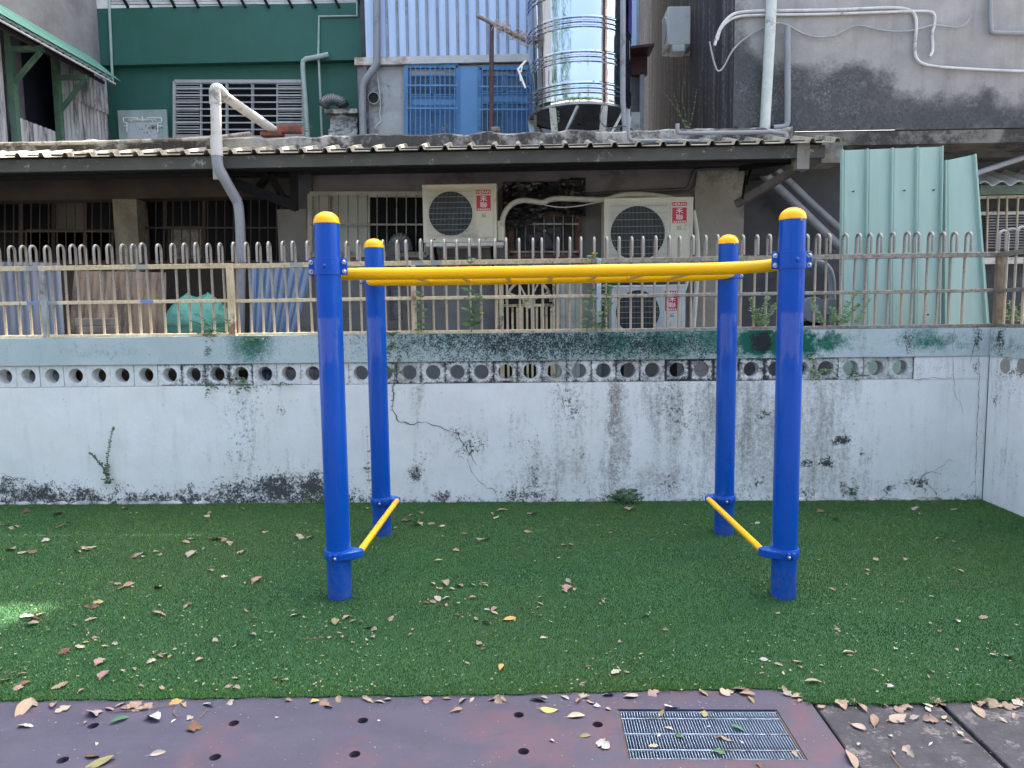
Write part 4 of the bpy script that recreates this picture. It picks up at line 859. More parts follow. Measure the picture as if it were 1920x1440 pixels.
GSH = mat('mint_sheet', '#9db8ae', '#92aea4', .45, ns=1.5, dirt='#6f958b', da=.15, dsc=3, stretch=(6,6,.4))
def gsheet(c0, c1, c2, c3, Y0, Y1, n_, lab):
    """leaning ribbed sheet: corners top-left, top-right, bottom-right, bottom-left in pixels"""
    tl, tr_ = W(*c0, Y1), W(*c1, Y1); br2, bl2 = W(*c2, Y0), W(*c3, Y0); mb = MB()
    prof = []
    for k in range(n_):
        b0 = k/(n_-.86)
        for d, e in ((0,0),(.02,.034),(.05,.034),(.07,0),(.115,0),(.12,.004),(.125,0),(.16,0),(.165,.004),(.17,0)): prof.append((b0+d*(4.1/(n_-.86)/1.0)*.25*4/4.1, e))
    prof = [(t, e) for t, e in prof if t <= 1.0]+[(1.0, 0)]
    vs = []
    for t, e in prof:
        a = tl.lerp(tr_, t); b = bl2.lerp(br2, t); nrm = (tr_-tl).cross(bl2-tl).normalized(); nrm = nrm if nrm.y < 0 else -nrm
        for s in (0, .25, .5, .75, 1): vs.append(a.lerp(b, s)+nrm*e+Vector((0, .01*math.sin(s*3.1), 0)))
    mb.add(vs, [(i*5+s, i*5+5+s, i*5+6+s, i*5+1+s) for i in range(len(prof)-1) for s in range(4)])
    o = solo('roofing_sheet', mb, GSH, lab, 'metal sheet', 'mint roofing sheets leaning behind the fence', smooth=False); solid(o, .0015); return o
g1 = gsheet((1576,282),(1769,275),(1762,900),(1572,908), 6.12, 6.32, 5, 'wide mint green ribbed metal sheet leaning behind the fence at right')
g2 = gsheet((1768,302),(1831,289),(1880,900),(1768,905), 6.16, 6.36, 2, 'narrow tilted mint green metal sheet, rightmost of the leaning sheets')
for u_, v_ in ((1600,359),(1672,357),(1696,357),(1751,356),(1620,560),(1690,575),(1740,590)):
    q_ = W(u_, v_, 6.1); mk('screw', MB().lathe([(.0, -.012), (.006, -.010), (.006, .01)], W(u_, v_, 6.12+.2*(900-v_)/620-.012), 8, 'y', False), mat('screw_head', '#2c3a38', '#3a4442', .6), g1)
SCR = mat('screw_head', '#2c3a38', '#3a4442', .6)
# far right bay: small awning, barred window, louvre
fb = thing('barred_window', 'pale barred window with a louvre under a small scalloped awning, far right', 'window', W(1890, 480, YA+.7))
YB = YA+.7
mk('louvre_back', bx(1835, 372, 2000, 470, YB+.02, .05), mat('louvre_dark', '#3b3c3e', '#2e2f31', .7), fb)
for k in range(13): mk('louvre_slat', MB().bar(W(1848, 402+5.2*k, YB-.02), W(1990, 400+5.2*k, YB-.02), .012, .014), mat('louvre_grey', '#8d9094', '#777a7e', .5, .3), fb)
for a, b in ((366, 371), (396, 402), (482, 494)): mk('frame_rail', bx(1838, a, 2000, b, YB-.06, .05), PVC, fb)
for k in range(10): mk('bar', MB().tube([W(1852+18*k+(k % 2)*3, 368, YB-.12), W(1850+18*k, 476, YB-.12)], .012, 8), mat('cream_bar', '#b8ad98', '#9c917c', .5, .2), fb)
mk('lintel', bx(1838, 346, 2000, 364, YB-.08, .1), mat('teal_lintel', '#6d8583', '#5f7573', .7), fb)
mb = MB().corr(W(1838, 344, YB-.45), (1,0,0), (0,.9,.35), 1.0, .6, .19, .05, (0,-.35,.9), 'sine', .006)
mk('scalloped_awning', mb, PVC, fb)
solo('drain_pipe', MB().tube(pth([(1830,325),(1935,290)], YB-.5), .03, 14), PVCG, 'grey pipe sloping above the small scalloped awning', 'pipe')
# things stored in the alley
ledge = struct('storage_ledge', MB().box(-6, W(600,500,6.5).x, 6.3, 7.3, .98, 1.06).box(-5.9, -5.7, 6.35, 7.25, 0, .98).box(-2.9, -2.7, 6.35, 7.25, 0, .98), AWB)
def leansheet(label, u0, u1, vt, Y, pitch, dep, m_, ub0=None, ub1=None, Yt=None):
    Yt = Yt or Y+.15; tl, tr_ = W(u0, vt, Yt), W(u1, vt+3, Yt); ub0 = ub0 or u0; ub1 = ub1 or u1
    bl_ = W(ub0, 632, Y); br2 = W(ub1, 632, Y); k = (tl.z)/(tl.z-bl_.z); B0 = tl+(bl_-tl)*k; B1 = tr_+(br2-tr_)*k
    wd = (tr_-tl).length; n_ = max(6, int(wd/pitch*8)); vs = []; nrm = Vector((0,-1,0))
    for i in range(n_+1):
        t = i/n_; d = nrm*(dep*.5*math.sin(2*math.pi*wd*t/pitch))
        for s in (0, .5, 1): vs.append(tl.lerp(tr_, t).lerp(B0.lerp(B1, t), s)+d)
    o = solo('corrugated_sheet', MB().add(vs, [(i*3+s, i*3+3+s, i*3+4+s, i*3+1+s) for i in range(n_) for s in range(2)]), m_, label, 'metal sheet', 'corrugated sheets stored in the alley'); solid(o, .003); return o
leansheet('grey blue corrugated sheet behind the fence at the far left', -80, 112, 490, 6.4, .075, .018, mat('grey_blue_sheet', '#5a626e', '#4a515b', .5, ns=2, stretch=(5,5,.3), dirt='#5f6672', da=.25), -70, 121)
leansheet('brown weathered corrugated board behind the fence beside the green sack', 140, 312, 508, 6.55, .06, .014, mat('brown_board', '#7a6a55', '#5e5142', .8, ns=2, stretch=(5,5,.3), dirt='#3f372e', da=.35), 128, 312)
leansheet('blue corrugated sheet leaning left of the left front post', 470, 586, 500, 6.42, .07, .018, mat('blue_sheet', '#3a5672', '#2e4761', .5, ns=2, stretch=(5,5,.3), dirt='#3e5370', da=.25), 468, 552)
CB = mat('grey_paver', '#8d8780', '#6f6963', .95, bump=.7, bs=80)
for k, (a, b, c, d) in enumerate(((140,597,207,611),(144,612,214,625),(142,626,178,640),(180,626,216,640))):
    solo('paver_brick', bx(a, b, c, d, 6.02 if False else 6.32, .11), CB, ('topmost grey paver of the small stack in front of the brown board', 'second grey paver of the small stack, wider and darker', 'lower left grey paver hidden at the bottom of the stack', 'lower right grey paver hidden at the bottom of the stack')[k], 'brick', bevel=.005)
# green woven sack
def sack():
    mb = MB(); nu, nv = 48, 28; c0 = W(374, 640, 6.62); top = W(374, 550, 6.62).z; rx = (W(440,600,6.62).x-W(308,600,6.62).x)/2; hz = top-c0.z
    for j in range(nv+1):
        t = j/nv; rr = (math.sin(math.pi*min(.985, .12+.86*t))**.45)*(1-.12*t) if t < 1 else .3
        for i in range(nu):
            a = 2*math.pi*i/nu; nz = float(fbm(np.array([3*math.cos(a)+5+t*2]), np.array([3*math.sin(a)+5+t*4]))[0])-.5; cr = abs(float(fbm(np.array([a*3.0]), np.array([t*9.0]))[0])-.5)
            r = rr*(1+.22*nz-.18*cr); lump = .05*math.sin(a*2+.6)*t**4+.03*math.sin(a*5)*t**6
            mb.v.append((c0.x+rx*r*math.cos(a)+.05*(1-t)*rx, 6.62+.24*r*math.sin(a), c0.z+hz*(t+lump)-.02))
    for j in range(nv):
        for i in range(nu): mb.f.append((j*nu+i, j*nu+(i+1) % nu, (j+1)*nu+(i+1) % nu, (j+1)*nu+i)); mb.mi.append(0)
    mb.f.append(tuple(nv*nu+i for i in range(nu))); mb.mi.append(0); mb.f.append(tuple(range(nu))[::-1]); mb.mi.append(0)
    return mb
n = N('green_woven_plastic'); n.bump(n.noise(22, 5, .7, n.co(), 1.5), .7, .02)
solo('plastic_sack', sack(), n.out(n.mix(n.noise(6, 5), h('#3a8072'), h('#5a9c8c')), .4), 'bulging green plastic sack behind the fence below the downpipe', 'sack')
# ================================================================== HOUSES BEHIND
YG, YBL, YGR = 11.0, 10.5, 8.3
# --- grey concrete building at right: front face, mouldy, and a dark streaked side
n = N('mould_streaked_concrete'); p = n.pos(); mo = n.attr('mould')
a = n.noise(26, 9, .78, p); b = n.noise(4, 6, .65, p); s_ = n.noise(9, 6, .65, n.scl(p, (1, 1, .08))); c = n.noise(1.1, 5, .6, p)
col = n.mix(n.mr(b, .3, .72), h('#9c9b99'), h('#858482')); col = n.mix(n.mr(c, .4, .7, 0, .6), col, h('#aeaba7')); col = n.mix(n.mr(s_, .52, .75, 0, .45), col, h('#6e6e6c'))
mid_ = n.noise(1.9, 7, .7, p); nz = n.ma('ADD', n.ma('MULTIPLY', a, .35), n.ma('MULTIPLY', mid_, .65))
f = n.mr(n.ma('ADD', mo, n.ma('MULTIPLY', n.ma('SUBTRACT', nz, .5), 3.4)), .32, .95)
dkc = n.mix(n.mr(a, .4, .66), h('#232629'), h('#5c5f60')); dkc = n.mix(n.mr(b, .42, .66), dkc, h('#3a3e41')); col = n.mix(n.ma('MULTIPLY', f, .88), col, dkc)
col = n.mix(n.mr(n.ma('ADD', n.ma('MULTIPLY', n.noise(55, 6, .8, p), .6), n.ma('MULTIPLY', mid_, .4)), .56, .62, 0, .55), col, h('#a5a5a2'))
n.bump(n.ma('ADD', a, n.ma('MULTIPLY', b, .6)), .4, .01); GRC = n.out(col, .92, 0, .25)
n = N('black_streaked_wall'); p = n.pos(); s1 = n.noise(7, 7, .7, n.scl(p, (1, 1, .07))); s2 = n.noise(20, 6, .7, p); s3 = n.noise(2.2, 5, .6, p)
col = n.mix(n.mr(s1, .35, .68), h('#24272b'), h('#4a4d50')); col = n.mix(n.mr(n.ma('ADD', n.ma('MULTIPLY', s1, .6), n.ma('MULTIPLY', s2, .45)), .55, .66, 0, .8), col, h('#86878a')); col = n.mix(n.mr(s3, .5, .75, 0, .5), col, h('#242629'))
n.bump(s2, .35, .008); GRS = n.out(col, .92, 0, .25)
gb = thing('concrete_building', 'tall mould stained grey concrete building behind the annex at right', 'building', (6, YGR+3, 0))
XG = W(1376, 130, YGR).x; zb_ = W(1700, 243, YGR).z; ZTG = 12.2
def ggrid():
    x1, z1, st = 8.2, ZTG, .05; nu = int((x1-XG)/st); nv = int((z1-zb_)/st)
    X, Z = np.meshgrid(np.linspace(XG, x1, nu+1), np.linspace(zb_, z1, nv+1)); P = np.stack([X, np.full_like(X, YGR), Z], 2)
    U, V = projnp(P.reshape(-1,3)); U = U.reshape(X.shape); V = V.reshape(X.shape)
    line = np.interp(U, [1370,1400,1440,1480,1530,1580,1620,1650,1670,1690,1730,1780,1820,1850,1880,1905,1960,2400], [40,60,110,120,140,135,125,110,125,150,160,160,165,150,190,185,150,140])
    m = np.clip((V-line+(fbm(X*5, Z*5)-.5)*90)/75+.45, 0, 1)*1.1
    m = np.maximum(m, np.clip((1420-U)/60, 0, 1)*.7)
    grid('front_wall', P, nu, nv, GRC, gb, dict(mould=m))
ggrid()
mk('side_wall', MB().quad((XG, YGR, 2.9), (XG, 17, 2.9), (XG, 17, ZTG), (XG, YGR, ZTG)), GRS, gb)
mk('roof', MB().box(XG+.002, 8.2, YGR+.002, 17, ZTG-.2, ZTG-.001), AWD, gb)
mk('end_wall', MB().box(8.2, 8.4, YGR, 17, 2.9, ZTG), AWD, gb)
mk('floor_slab', bx(1484, 240, 2500, 265, YGR-.28, .6), mat('dark_mouldy_slab', '#77756f', '#5c5b57', .92, ns=4, bump=.6, dirt='#2a2b2b', da=.55, dsc=8, bd=.01), gb)
mk('wall_strip', bx(1376, 236, 1490, 262, YGR-.01, .4), GRS, gb)
mk('beam', bx(1560, 262, 2500, 292, YGR+.25, .4), AWD, gb)
def line(name, pts, Y, r, m_, lab, cat='pipe', it=2, seg=10, grp=None): return solo(name, MB().tube(smoothpath(pth(pts, Y), it) if it else pth(pts, Y), r, seg), m_, lab, cat, grp)
line('standpipe', [(1449,-60),(1444,60),(1434,243)], YGR-.09, .055, mat('pale_green_pvc', '#c3ccc6', '#b2bbb5', .45, dirt='#7d827c', da=.25), 'thick pale pipe standing against the grey concrete wall', it=0, seg=18)
line('standpipe', [(1476,52),(1477,225),(1474,238),(1450,240)], YGR-.07, .034, PVCG, 'shorter grey pipe beside the thick pale one on the concrete wall', it=1, seg=16)
WCB = mat('white_conduit', '#d0d2d2', '#babcbc', .5, dirt='#85857f', da=.2)
line('conduit', [(1340,85),(1348,55),(1365,32),(1385,22),(1440,20),(1560,19),(1640,15),(1695,14),(1718,26),(1718,60),(1714,95),(1720,115),(1738,122)], YGR-.03, .016, WCB, 'upper white conduit along the concrete wall dropping near its middle')
line('conduit', [(1738,122),(1765,126),(1800,128),(1850,131),(1930,134)], YGR-.03, .014, WCB, 'white taped conduit running right from the drop on the concrete wall')
line('conduit', [(1345,75),(1352,50),(1375,32),(1410,28),(1540,27),(1650,23),(1735,20),(1753,24),(1753,46),(1747,62),(1750,96),(1743,106)], YGR-.03, .014, WCB, 'lower white conduit on the concrete wall ending in a short stub')
line('cable', [(1330,78),(1338,115),(1346,137),(1358,125),(1372,95),(1395,72),(1435,50),(1455,42),(1475,46),(1505,64),(1535,71),(1565,68),(1590,54),(1608,46),(1640,55),(1680,60),(1715,57),(1750,46),(1775,50),(1798,53),(1815,42),(1821,28)], YGR-.035, .009, mat('grey_cord', '#a3a5a5', '#8d8f8f', .6), 'thin grey cable looping in waves over the concrete wall', 'cable')
line('conduit', [(1856,-40),(1857,58),(1862,62),(1935,63)], YGR-.05, .024, PVCG, 'grey pipe turning a corner at the top right of the concrete wall', it=1)
line('conduit', [(1178,205),(1178,258),(1184,264),(1250,264),(1310,265)], 7.2, .019, PVCG, 'thin grey pipe along the roof edge below the water tank', it=1)
line('conduit', [(1270,232),(1270,248),(1276,250),(1360,249),(1470,247),(1473,262)], 7.25, .021, PVCG, 'grey pipe resting along the roof edge under the concrete wall', it=1)
line('cable', [(1130,200),(1122,225),(1140,243),(1165,235),(1185,240),(1192,258),(1215,260),(1270,258),(1310,245),(1350,258)], 7.6, .006, CBL, 'black cable straggling over the roof edge under the tank', 'cable')
# air conditioner on the dark side wall
q = WX(1290, 20, XG-.02); ya = WX(1322, 20, XG-.02).y
t = thing('air_conditioner', 'white air conditioner unit high on the dark side wall, cut by the top edge', 'air conditioner', (XG-.2, 10.2, 5.0), 'outdoor air conditioner units on the annex wall')
z0 = WX(1300, 36, XG-.2).z
mk('casing', MB().box(XG-.36, XG-.05, 10.3, 10.75, z0, z0+.5), ACW, t, bevel=.012); mk('grille', MB().lathe([(.17, 0), (.16, -.012), (.0, -.014)], (XG-.36, 10.5, z0+.26), 28, 'x', False), WIRE, t)
mk('drain_tray', MB().box(XG-.3, XG-.12, 10.28, 10.5, z0-.1, z0-.002), ACW, t, bevel=.015); mk('arm', MB().box(XG-.34, XG, 10.55, 10.6, z0-.05, z0-.003), MATS['white_bracket'], t)
# dark red shed beyond the tank
rs = thing('roof_shed', 'small dark red roof shed between the tank and the streaked wall', 'shed', W(1205, 240, 10.2))
mk('wall', bx(1180, 130, 1205, 255, 10.1, .5), mat('shed_grey', '#77797d', '#66686c', .8), rs); mk('eave', MB().bar(W(1170,100,9.8), W(1222,94,9.8), .4, .03), mat('shed_red', '#4a2a2e', '#3a2225', .7), rs)
mk('gable', bx(1178, 103, 1214, 140, 9.95, .1), MATS['shed_red'], rs); mk('post', bx(1200, 140, 1208, 250, 9.9, .06), PVCG, rs); mk('panel', bx(1183, 210, 1200, 252, 9.85, .02), ACW, rs)
# --- blue house
bh = thing('blue_house', 'house with pale blue ribbed cladding and blue barred windows behind the annex', 'house', (0, YBL+2, 0))
XB0 = W(672, 180, YBL).x; XB1 = W(1196, 100, YBL).x; zc0 = W(850, 122, YBL).z; zc1 = W(850, 108, YBL).z; ZT1 = 8.55
mk('lower_wall', MB().box(XB0, XB1, YBL, YBL+.2, 3.0, zc0), mat('grey_cement', '#a4a7a9', '#8f9294', .9, ns=2.5, bump=.3, dirt='#63666a', da=.35, dsc=4), bh)
mk('corner_pier', bx(672, 108, 690, 300, YBL-.05, .04), mat('stained_pier', '#7d7f81', '#5f6163', .9, dirt='#38393b', da=.5, dsc=6), bh)
mk('flashing', MB().box(XB0-.02, XB1, YBL-.09, YBL-.03, zc0, zc1), mat('rusty_flashing', '#c0c2c0', '#aeb0ae', .5, dirt='#8d6a4d', da=.3, dsc=5), bh)
CLAD = mat('pale_blue_cladding', '#b9cdea', '#aac0e0', .35, ns=1.5, stretch=(3,3,.4), dirt='#8fa2bd', da=.15, dsc=3); RIBM = mat('cladding_rib', '#8e98a4', '#7a838d', .45, .3, dirt='#6a665e', da=.2)
xcl = W(686, 50, YBL).x; mk('cladding', MB().box(xcl, XB1, YBL-.04, YBL-.001, zc1, ZT1), CLAD, bh)
k = 0; u = 727
while True:
    for du in (0, 19.3):
        x = W(u+du, 55, YBL).x
        if x < XB1: mk('rib', MB().box(x-.017, x+.017, YBL-.062, YBL-.0395, zc1+.002, ZT1), RIBM, bh, bevel=.006)
    u += 37.4
    if W(u, 55, YBL).x > XB1: break
mk('core', MB().box(XB0+.02, XB1, YBL+.2, YBL+4, 3.0, ZT1-.05), AWD, bh)
# screen on posts added out of view to shade the yard, slotted for sun
SCM = mat('sun_blocker_sheet', '#9aa2a8', '#868e94', .6); kx = math.tan(math.radians(SUN_AZ)); kz = math.tan(math.radians(SUN_EL))/math.cos(math.radians(SUN_AZ))
pf = WZ(66, 1132, .015); yn = WZ(0, 1200, .015).y; hx1 = pf.x+kx*(YBL-pf.y)+.14; hx0 = hx1-1.3; hz0 = kz*(YBL-pf.y); hz1 = kz*(YBL-yn)   # hatch sized to throw the sun patch on the turf
for a_, b_, c_, d_ in ((XB0, 2.7, 8.86, 9.3), (XB0, 2.7, 9.65, hz0), (XB0, hx0, hz0, hz1), (hx1, 2.7, hz0, hz1), (XB0, 2.7, hz1, 15.2)): mk('sun_blocker', MB().box(a_, b_, YBL, YBL+.012, c_, d_), SCM, bh)
for x in np.linspace(XB0+.1, XB1-.2, 5): mk('sun_blocker_post', MB().box(x-.03, x+.03, YBL+.06, YBL+.12, ZT1-.05, 15.1), DARKST, bh)
BLF = mat('blue_window_paint', '#4a7fae', '#3c6f9c', .5, ns=3, dirt='#2c5070', da=.25); BLP = mat('blue_pane', '#2b5c8c', '#204b76', .3, ns=2); BLD = mat('blue_dark_pane', '#15375c', '#102b4a', .25, ns=2); BLL = mat('blue_panel', '#5a8cbc', '#4f80b0', .45, ns=1.5)
BLB = mat('blue_bar', '#5f93c2', '#4c80b0', .5)
YBW = YBL
wv = [770+9.2*k for k in range(10)]
window(bh, 'window', 762, 124, 859, 262, YBW, BLF, .06, [(770,142,809,178,BLD),(811,142,856,178,BLD),(770,182,856,198,BLL),(770,200,809,260,BLP),(811,200,856,260,BLP)], wv, [160, 203], BLB, .007, -.14, 'left blue barred window')
mk('blue_panel', bx(859, 124, 898, 300, YBW-.05, .045), BLL, bh)
window(bh, 'window', 899, 128, 1000, 262, YBW, BLF, .06, [(902,142,945,172,BLD),(947,142,995,172,BLD),(902,176,995,192,BLL),(902,194,945,260,BLD),(947,194,995,260,BLP)], [905+9.2*k for k in range(11)], [162, 205], BLB, .007, -.14, 'right blue barred window behind the laundry pole')
mk('vent_stub', MB().lathe([(.075, -.1), (.08, -.1), (.08, .0)], W(703, 187, YBL), 20, 'y', False), PVC, bh); mk('vent_void', MB().lathe([(.0, -.08), (.074, -.08)], W(703, 187, YBL), 20, 'y', False), N('void').out((.01,.01,.01), .9), bh)
line('downpipe', [(706,-40),(707,110),(705,124),(683,152),(679,165),(681,260)], YBL-.12, .05, PVCG, 'grey downpipe with a kink on the blue house left of the windows', 'downpipe', 1, 16)
line('cable', [(706,125),(710,160),(714,195),(711,218),(716,228),(708,232),(702,240)], YBL-.03, .006, WCB, 'white cable hanging beside the round vent on the blue house', 'cable')
# --- green house
gh = thing('green_house', 'dark green painted house with a white barred window at upper left', 'house', (-4.4, YG+2, 0))
n = N('green_house_paint'); c = n.noise(1.2, 5, .6, n.pos()); s_ = n.noise(8, 5, .6, n.scl(n.pos(), (1,1,.15)))
col = n.mix(n.mr(c, .3, .7), h('#2c5f55'), h('#27564d')); col = n.mix(n.mr(s_, .55, .8, 0, .3), col, h('#386b60')); n.bump(n.noise(60, 4), .1, .003); GRNP = n.out(col, .6, 0, .35)
XG0, XG1 = W(203, 150, YG).x, W(684, 150, YG).x; zov = W(440, 117, YG-.14).z; zbal = W(440, 10, YG-.14).z
mk('lower_wall', MB().box(XG0-.3, XG1, YG, YG+.2, 3.0, zov+.1), GRNP, gh); mk('upper_wall', MB().box(XG0-.3, XG1, YG-.14, YG-.002, zov, zbal), GRNP, gh)
mk('core', MB().box(XG0-.3, XG1-.05, YG+.2, YG+5, 3.0, zbal-.1), AWD, gh)
for k in range(5): mk('balcony_slat', MB().bar(W(205, 6-6*k, YG-.1), W(668, 6-6*k, YG-.1), .03, .035), WCB, gh)
for k in range(11): u = 232+44*k; mk('balcony_post', MB().bar(W(u+8, 14, YG-.16), W(u-30, -60, YG-.16), .035, .035), DARKST, gh)
mk('balcony_back_blocker', MB().box(XG0-2.5, XG1-.1, YG+1.2, YG+1.3, zbal-.6, 13.0), mat('white_balcony_wall', '#b4b8ba', '#a2a6a8', .8), gh)  # balcony wall, with unseen height and width added to shade the awning side
GVW = mat('grey_white_bar', '#a9aeb0', '#969b9d', .5)
w_ = window(gh, 'window', 328, 153, 569, 262, YG, GVW, .045, [(378,156,425,258,GLASS),(427,156,473,258,GLASS),(475,156,520,258,GLASS)], [376, 424, 472, 520], [166+12.8*k for k in range(8)], GVW, .008, -.08)
for u0, u1 in ((331, 374), (522, 566)):
    mk('louvre_back', bx(u0, 155, u1, 260, YG-.015, .01), GLASS, w_)
    for k in range(21): mk('louvre_slat', MB().bar(W(u0, 158+5*k, YG-.06), W(u1, 158+5*k, YG-.06), .016, .013), GVW, w_)
dpn = mk('etched_panel', bx(222, 206, 313, 262, YG-.12, .03), mat('etched_panel', '#9fb0b0', '#8b9c9c', .25, ns=3), gh); dpn['label'] = 'pale etched panel with a key pattern border'
mb = MB()
for a, b in (((231,221),(258,221)),((276,221),(303,221)),((258,221),(258,226)),((276,221),(276,226)),((231,221),(231,228)),((303,221),(303,228)),((240,225),(293,225)),((246,225),(246,229)),((286,225),(286,229)),((232,230),(238,230)),((232,236),(238,236)),((296,230),(302,230)),((296,236),(302,236)),((238,230),(238,247)),((296,230),(296,247)),((267,219),(267,228))): mb.bar(W(*a, YG-.125), W(*b, YG-.125), .012, .012)
mk('key_pattern', mb, WHT, dpn); mk('panel_field', bx(239, 230, 295, 262, YG-.124, .003), mat('pale_field', '#b9c4c6', '#aab6b8', .3), dpn)
mb = MB()
for k in range(60): uu = rnd.gauss(284, 9); vv = 236+abs(rnd.gauss(0, 6)); c_ = W(uu, vv, YG-.129); s1 = .02; mb.add([c_+Vector((rnd.uniform(-s1,s1), 0, rnd.uniform(-s1,s1))) for _ in range(3)], [(0,1,2)])
mk('tree_motif', mb, mat('etched_dark', '#5d6b68', '#50605c', .6), dpn, smooth=False)
PGR = mat('grey_green_pipe', '#9fb0ac', '#8b9c98', .5)
line('downpipe', [(616,102),(590,108),(569,111),(567,125),(572,180),(577,262)], YG-.2, .035, PGR, 'pale pipe bent at right angle on the green house beside the window', 'pipe', 1, 12)
line('conduit', [(669,-30),(670,30),(598,31),(597,100),(600,160),(604,262)], YG-.16, .018, PGR, 'thin pale conduit stepping down the green house wall', it=0)
line('conduit', [(203,-30),(207,60),(211,150),(207,153)], YG-.17, .02, PGR, 'thin pale pipe at the left corner of the green house', it=0)
mb = MB(); Pd = smoothpath(pth([(606,200),(610,190),(622,185),(638,189),(645,200)], YG-.35), 3); mb.tube(Pd, [.075+(.006 if k % 2 else -.004) for k in range(len(Pd))], 18)
solo('flexible_duct', mb, ALUF, 'bent ribbed duct over the wrapped box by the green house', 'duct')
wb = thing('wrapped_box', 'box wrapped in pale plastic under a slab in front of the green house', 'box', W(642, 262, YG-.5))
mk('lid', bx(608, 204, 670, 212, YG-.6, .5), CONC, wb); o = mk('wrap', cloth([(622,212),(668,212),(672,262),(616,262),(618,235)], YG-.45, .16, 3, .12, 6), mat('pale_plastic_wrap', '#a9aeb2', '#8b9094', .3, ns=4, dirt='#5d6266', da=.3), wb); mk('box_body', bx(622, 213, 668, 262, YG-.43, .38), MATS['pale_plastic_wrap'], wb)
# --- left building with the awning
XL = W(18, 150, 8.9).x
lb = thing('awning_house', 'concrete house with a green awning and corrugated siding at the left edge', 'house', (XL-1, 9, 0))
def yx(u, v=150, X=XL): return WX(u, v, X).y
zaw = 5.12; zed = 4.70; XEd = XL+.5
n = N('left_concrete'); c = n.noise(2.2, 7, .68, n.pos()); d_ = n.noise(12, 7, .7, n.pos()); col = n.mix(n.mr(c, .3, .7), h('#8b8d90'), h('#6c6e72')); col = n.mix(n.mr(d_, .55, .75, 0, .5), col, h('#a39a94')); n.bump(d_, .3, .006); LCO = n.out(col, .92, 0, .25)
mk('upper_wall', MB().box(XL-.2, XL, 5.9, YG-.15, zaw-.1, 9), LCO, lb)
SID = mat('dirty_white_siding', '#c3c6c8', '#a2a6aa', .6, ns=2.5, stretch=(3,3,.5), dirt='#4c4e52', da=.4, dsc=4)
def siding(u0, u1, za, zb2, dx=.0): ya_, yb2 = yx(u0), yx(u1); return mk('siding', MB().corr((XL-.03+dx, ya_, za), (0,1,0), (0,0,1), yb2-ya_, zb2-za, .09, .02, (1,0,0), 'sine', .004), SID, lb)
ymid = yx(160)
siding(104, 209, 2.9, W(160, 190, ymid).z); siding(104, 209, W(160, 190, ymid).z-.04, zaw-.02, .022)
siding(-60, 12, 2.9, zaw-.02); siding(28, 100, 2.9, WX(60, 228, XL).z)
mk('window_void', MB().box(XL-.34, XL-.3, 5.9, 12.5, 2.5, zaw+.3), N('left_void').out((.016,.02,.035), .4), lb); mk('door_panel', MB().box(XL-.2, XL-.16, yx(34), yx(66), 2.9, zaw-.1), mat('purple_grey_panel', '#6d6a72', '#5b5860', .6), lb)
AWG = mat('green_awning_paint', '#4f8c7f', '#467f73', .5, ns=1.5, dirt='#7fa89f', da=.12, dsc=2)
up_ = Vector((-(XEd-XL), 0, zaw-zed)).normalized(); nw_ = Vector((zaw-zed, 0, XEd-XL)).normalized(); lw_ = math.hypot(XEd-XL, zaw-zed)
mk('awning_sheet', MB().corr((XEd, 6.6, zed), (0,1,0), up_, 10.3-6.6, lw_*.3, .13, .03, nw_, (.5, .12), .006), mat('dark_ribbed_sheet', '#4c5f5c', '#3d4a48', .5), lb, smooth=False)
mk('awning_flashing', MB().bar(Vector((XEd, 8.3, zed))+up_*lw_*.2+nw_*.04, Vector((XEd, 8.3, zed))+up_*lw_*1.02+nw_*.04, 4.6, .006, nw_), AWG, lb)
mk('awning_edge', MB().tube([(XEd+.005, 6.6, zed-.008), (XEd+.005, 10.3, zed-.008)], .012, 8), WCB, lb)
for k in range(3): mk('purlin', MB().box(XL+.05+.14*k, XL+.08+.14*k, 6.6, 10.3, zaw-.16-.11*k-.05, zaw-.16-.11*k-.01), mat('dark_purlin', '#4a3f45', '#38343a', .7), lb)
GBR = mat('green_bracket', '#4d7060', '#426354', .55, dirt='#6d7a4d', da=.25)
for up_, va, ue, vd in ((18, 95, 78, 155), (102, 146, 158, 206)):
    y_ = yx(up_); zt_ = WX(up_, va, XL).z; zd_ = WX(up_, vd, XL).z; L2 = .44
    mk('bracket_post', MB().box(XL-.01, XL+.07, y_-.035, y_+.035, 2.9, zaw-.12), GBR, lb)
    mk('bracket_arm', MB().box(XL+.07, XL+L2, y_-.028, y_+.028, zt_-.03, zt_+.03), GBR, lb); mk('bracket_stay', MB().bar((XL+L2-.03, y_, zt_-.03), (XL+.05, y_, zd_), .045, .045), GBR, lb)
# ------------------------------------------------------------------ stainless water tank
wt = thing('water_tank', 'polished stainless steel water tank on a stand above the annex roof', 'water tank', W(1087, 245, 8.9))
tc = W(1086, 150, 8.95); TR = (W(1183,150,8.95)-W(990,150,8.95)).length/2*.985; cx_, cy_ = tc.x, tc.y
zr_ = [W(1086, v, 8.95-TR).z for v in (190, 162, 103, 38, -25, -90)]
n = N('mirror_stainless'); s_ = n.noise(2.4, 3, .5, n.scl(n.co(), (1,1,.5))); n.bump(s_, .12, .05); MIR = n.out((.5,.55,.62), .045, 1.0)
prof = [(TR*.985, zr_[0]-.02), (TR, zr_[0])]
for z in zr_[1:]:
    prof += [(TR, z-.1)]
    for k in range(3): b = z-.075+k*.05; prof += [(TR+.001, b), (TR+.012, b+.012), (TR+.012, b+.022), (TR+.001, b+.034)]
    prof += [(TR, z+.085)]
prof += [(TR, zr_[-1]+.3), (TR*.6, zr_[-1]+.45), (.05, zr_[-1]+.5)]
mk('tank_body', MB().lathe(prof, (cx_, cy_, 0), 96, 'z', True), MIR, wt)
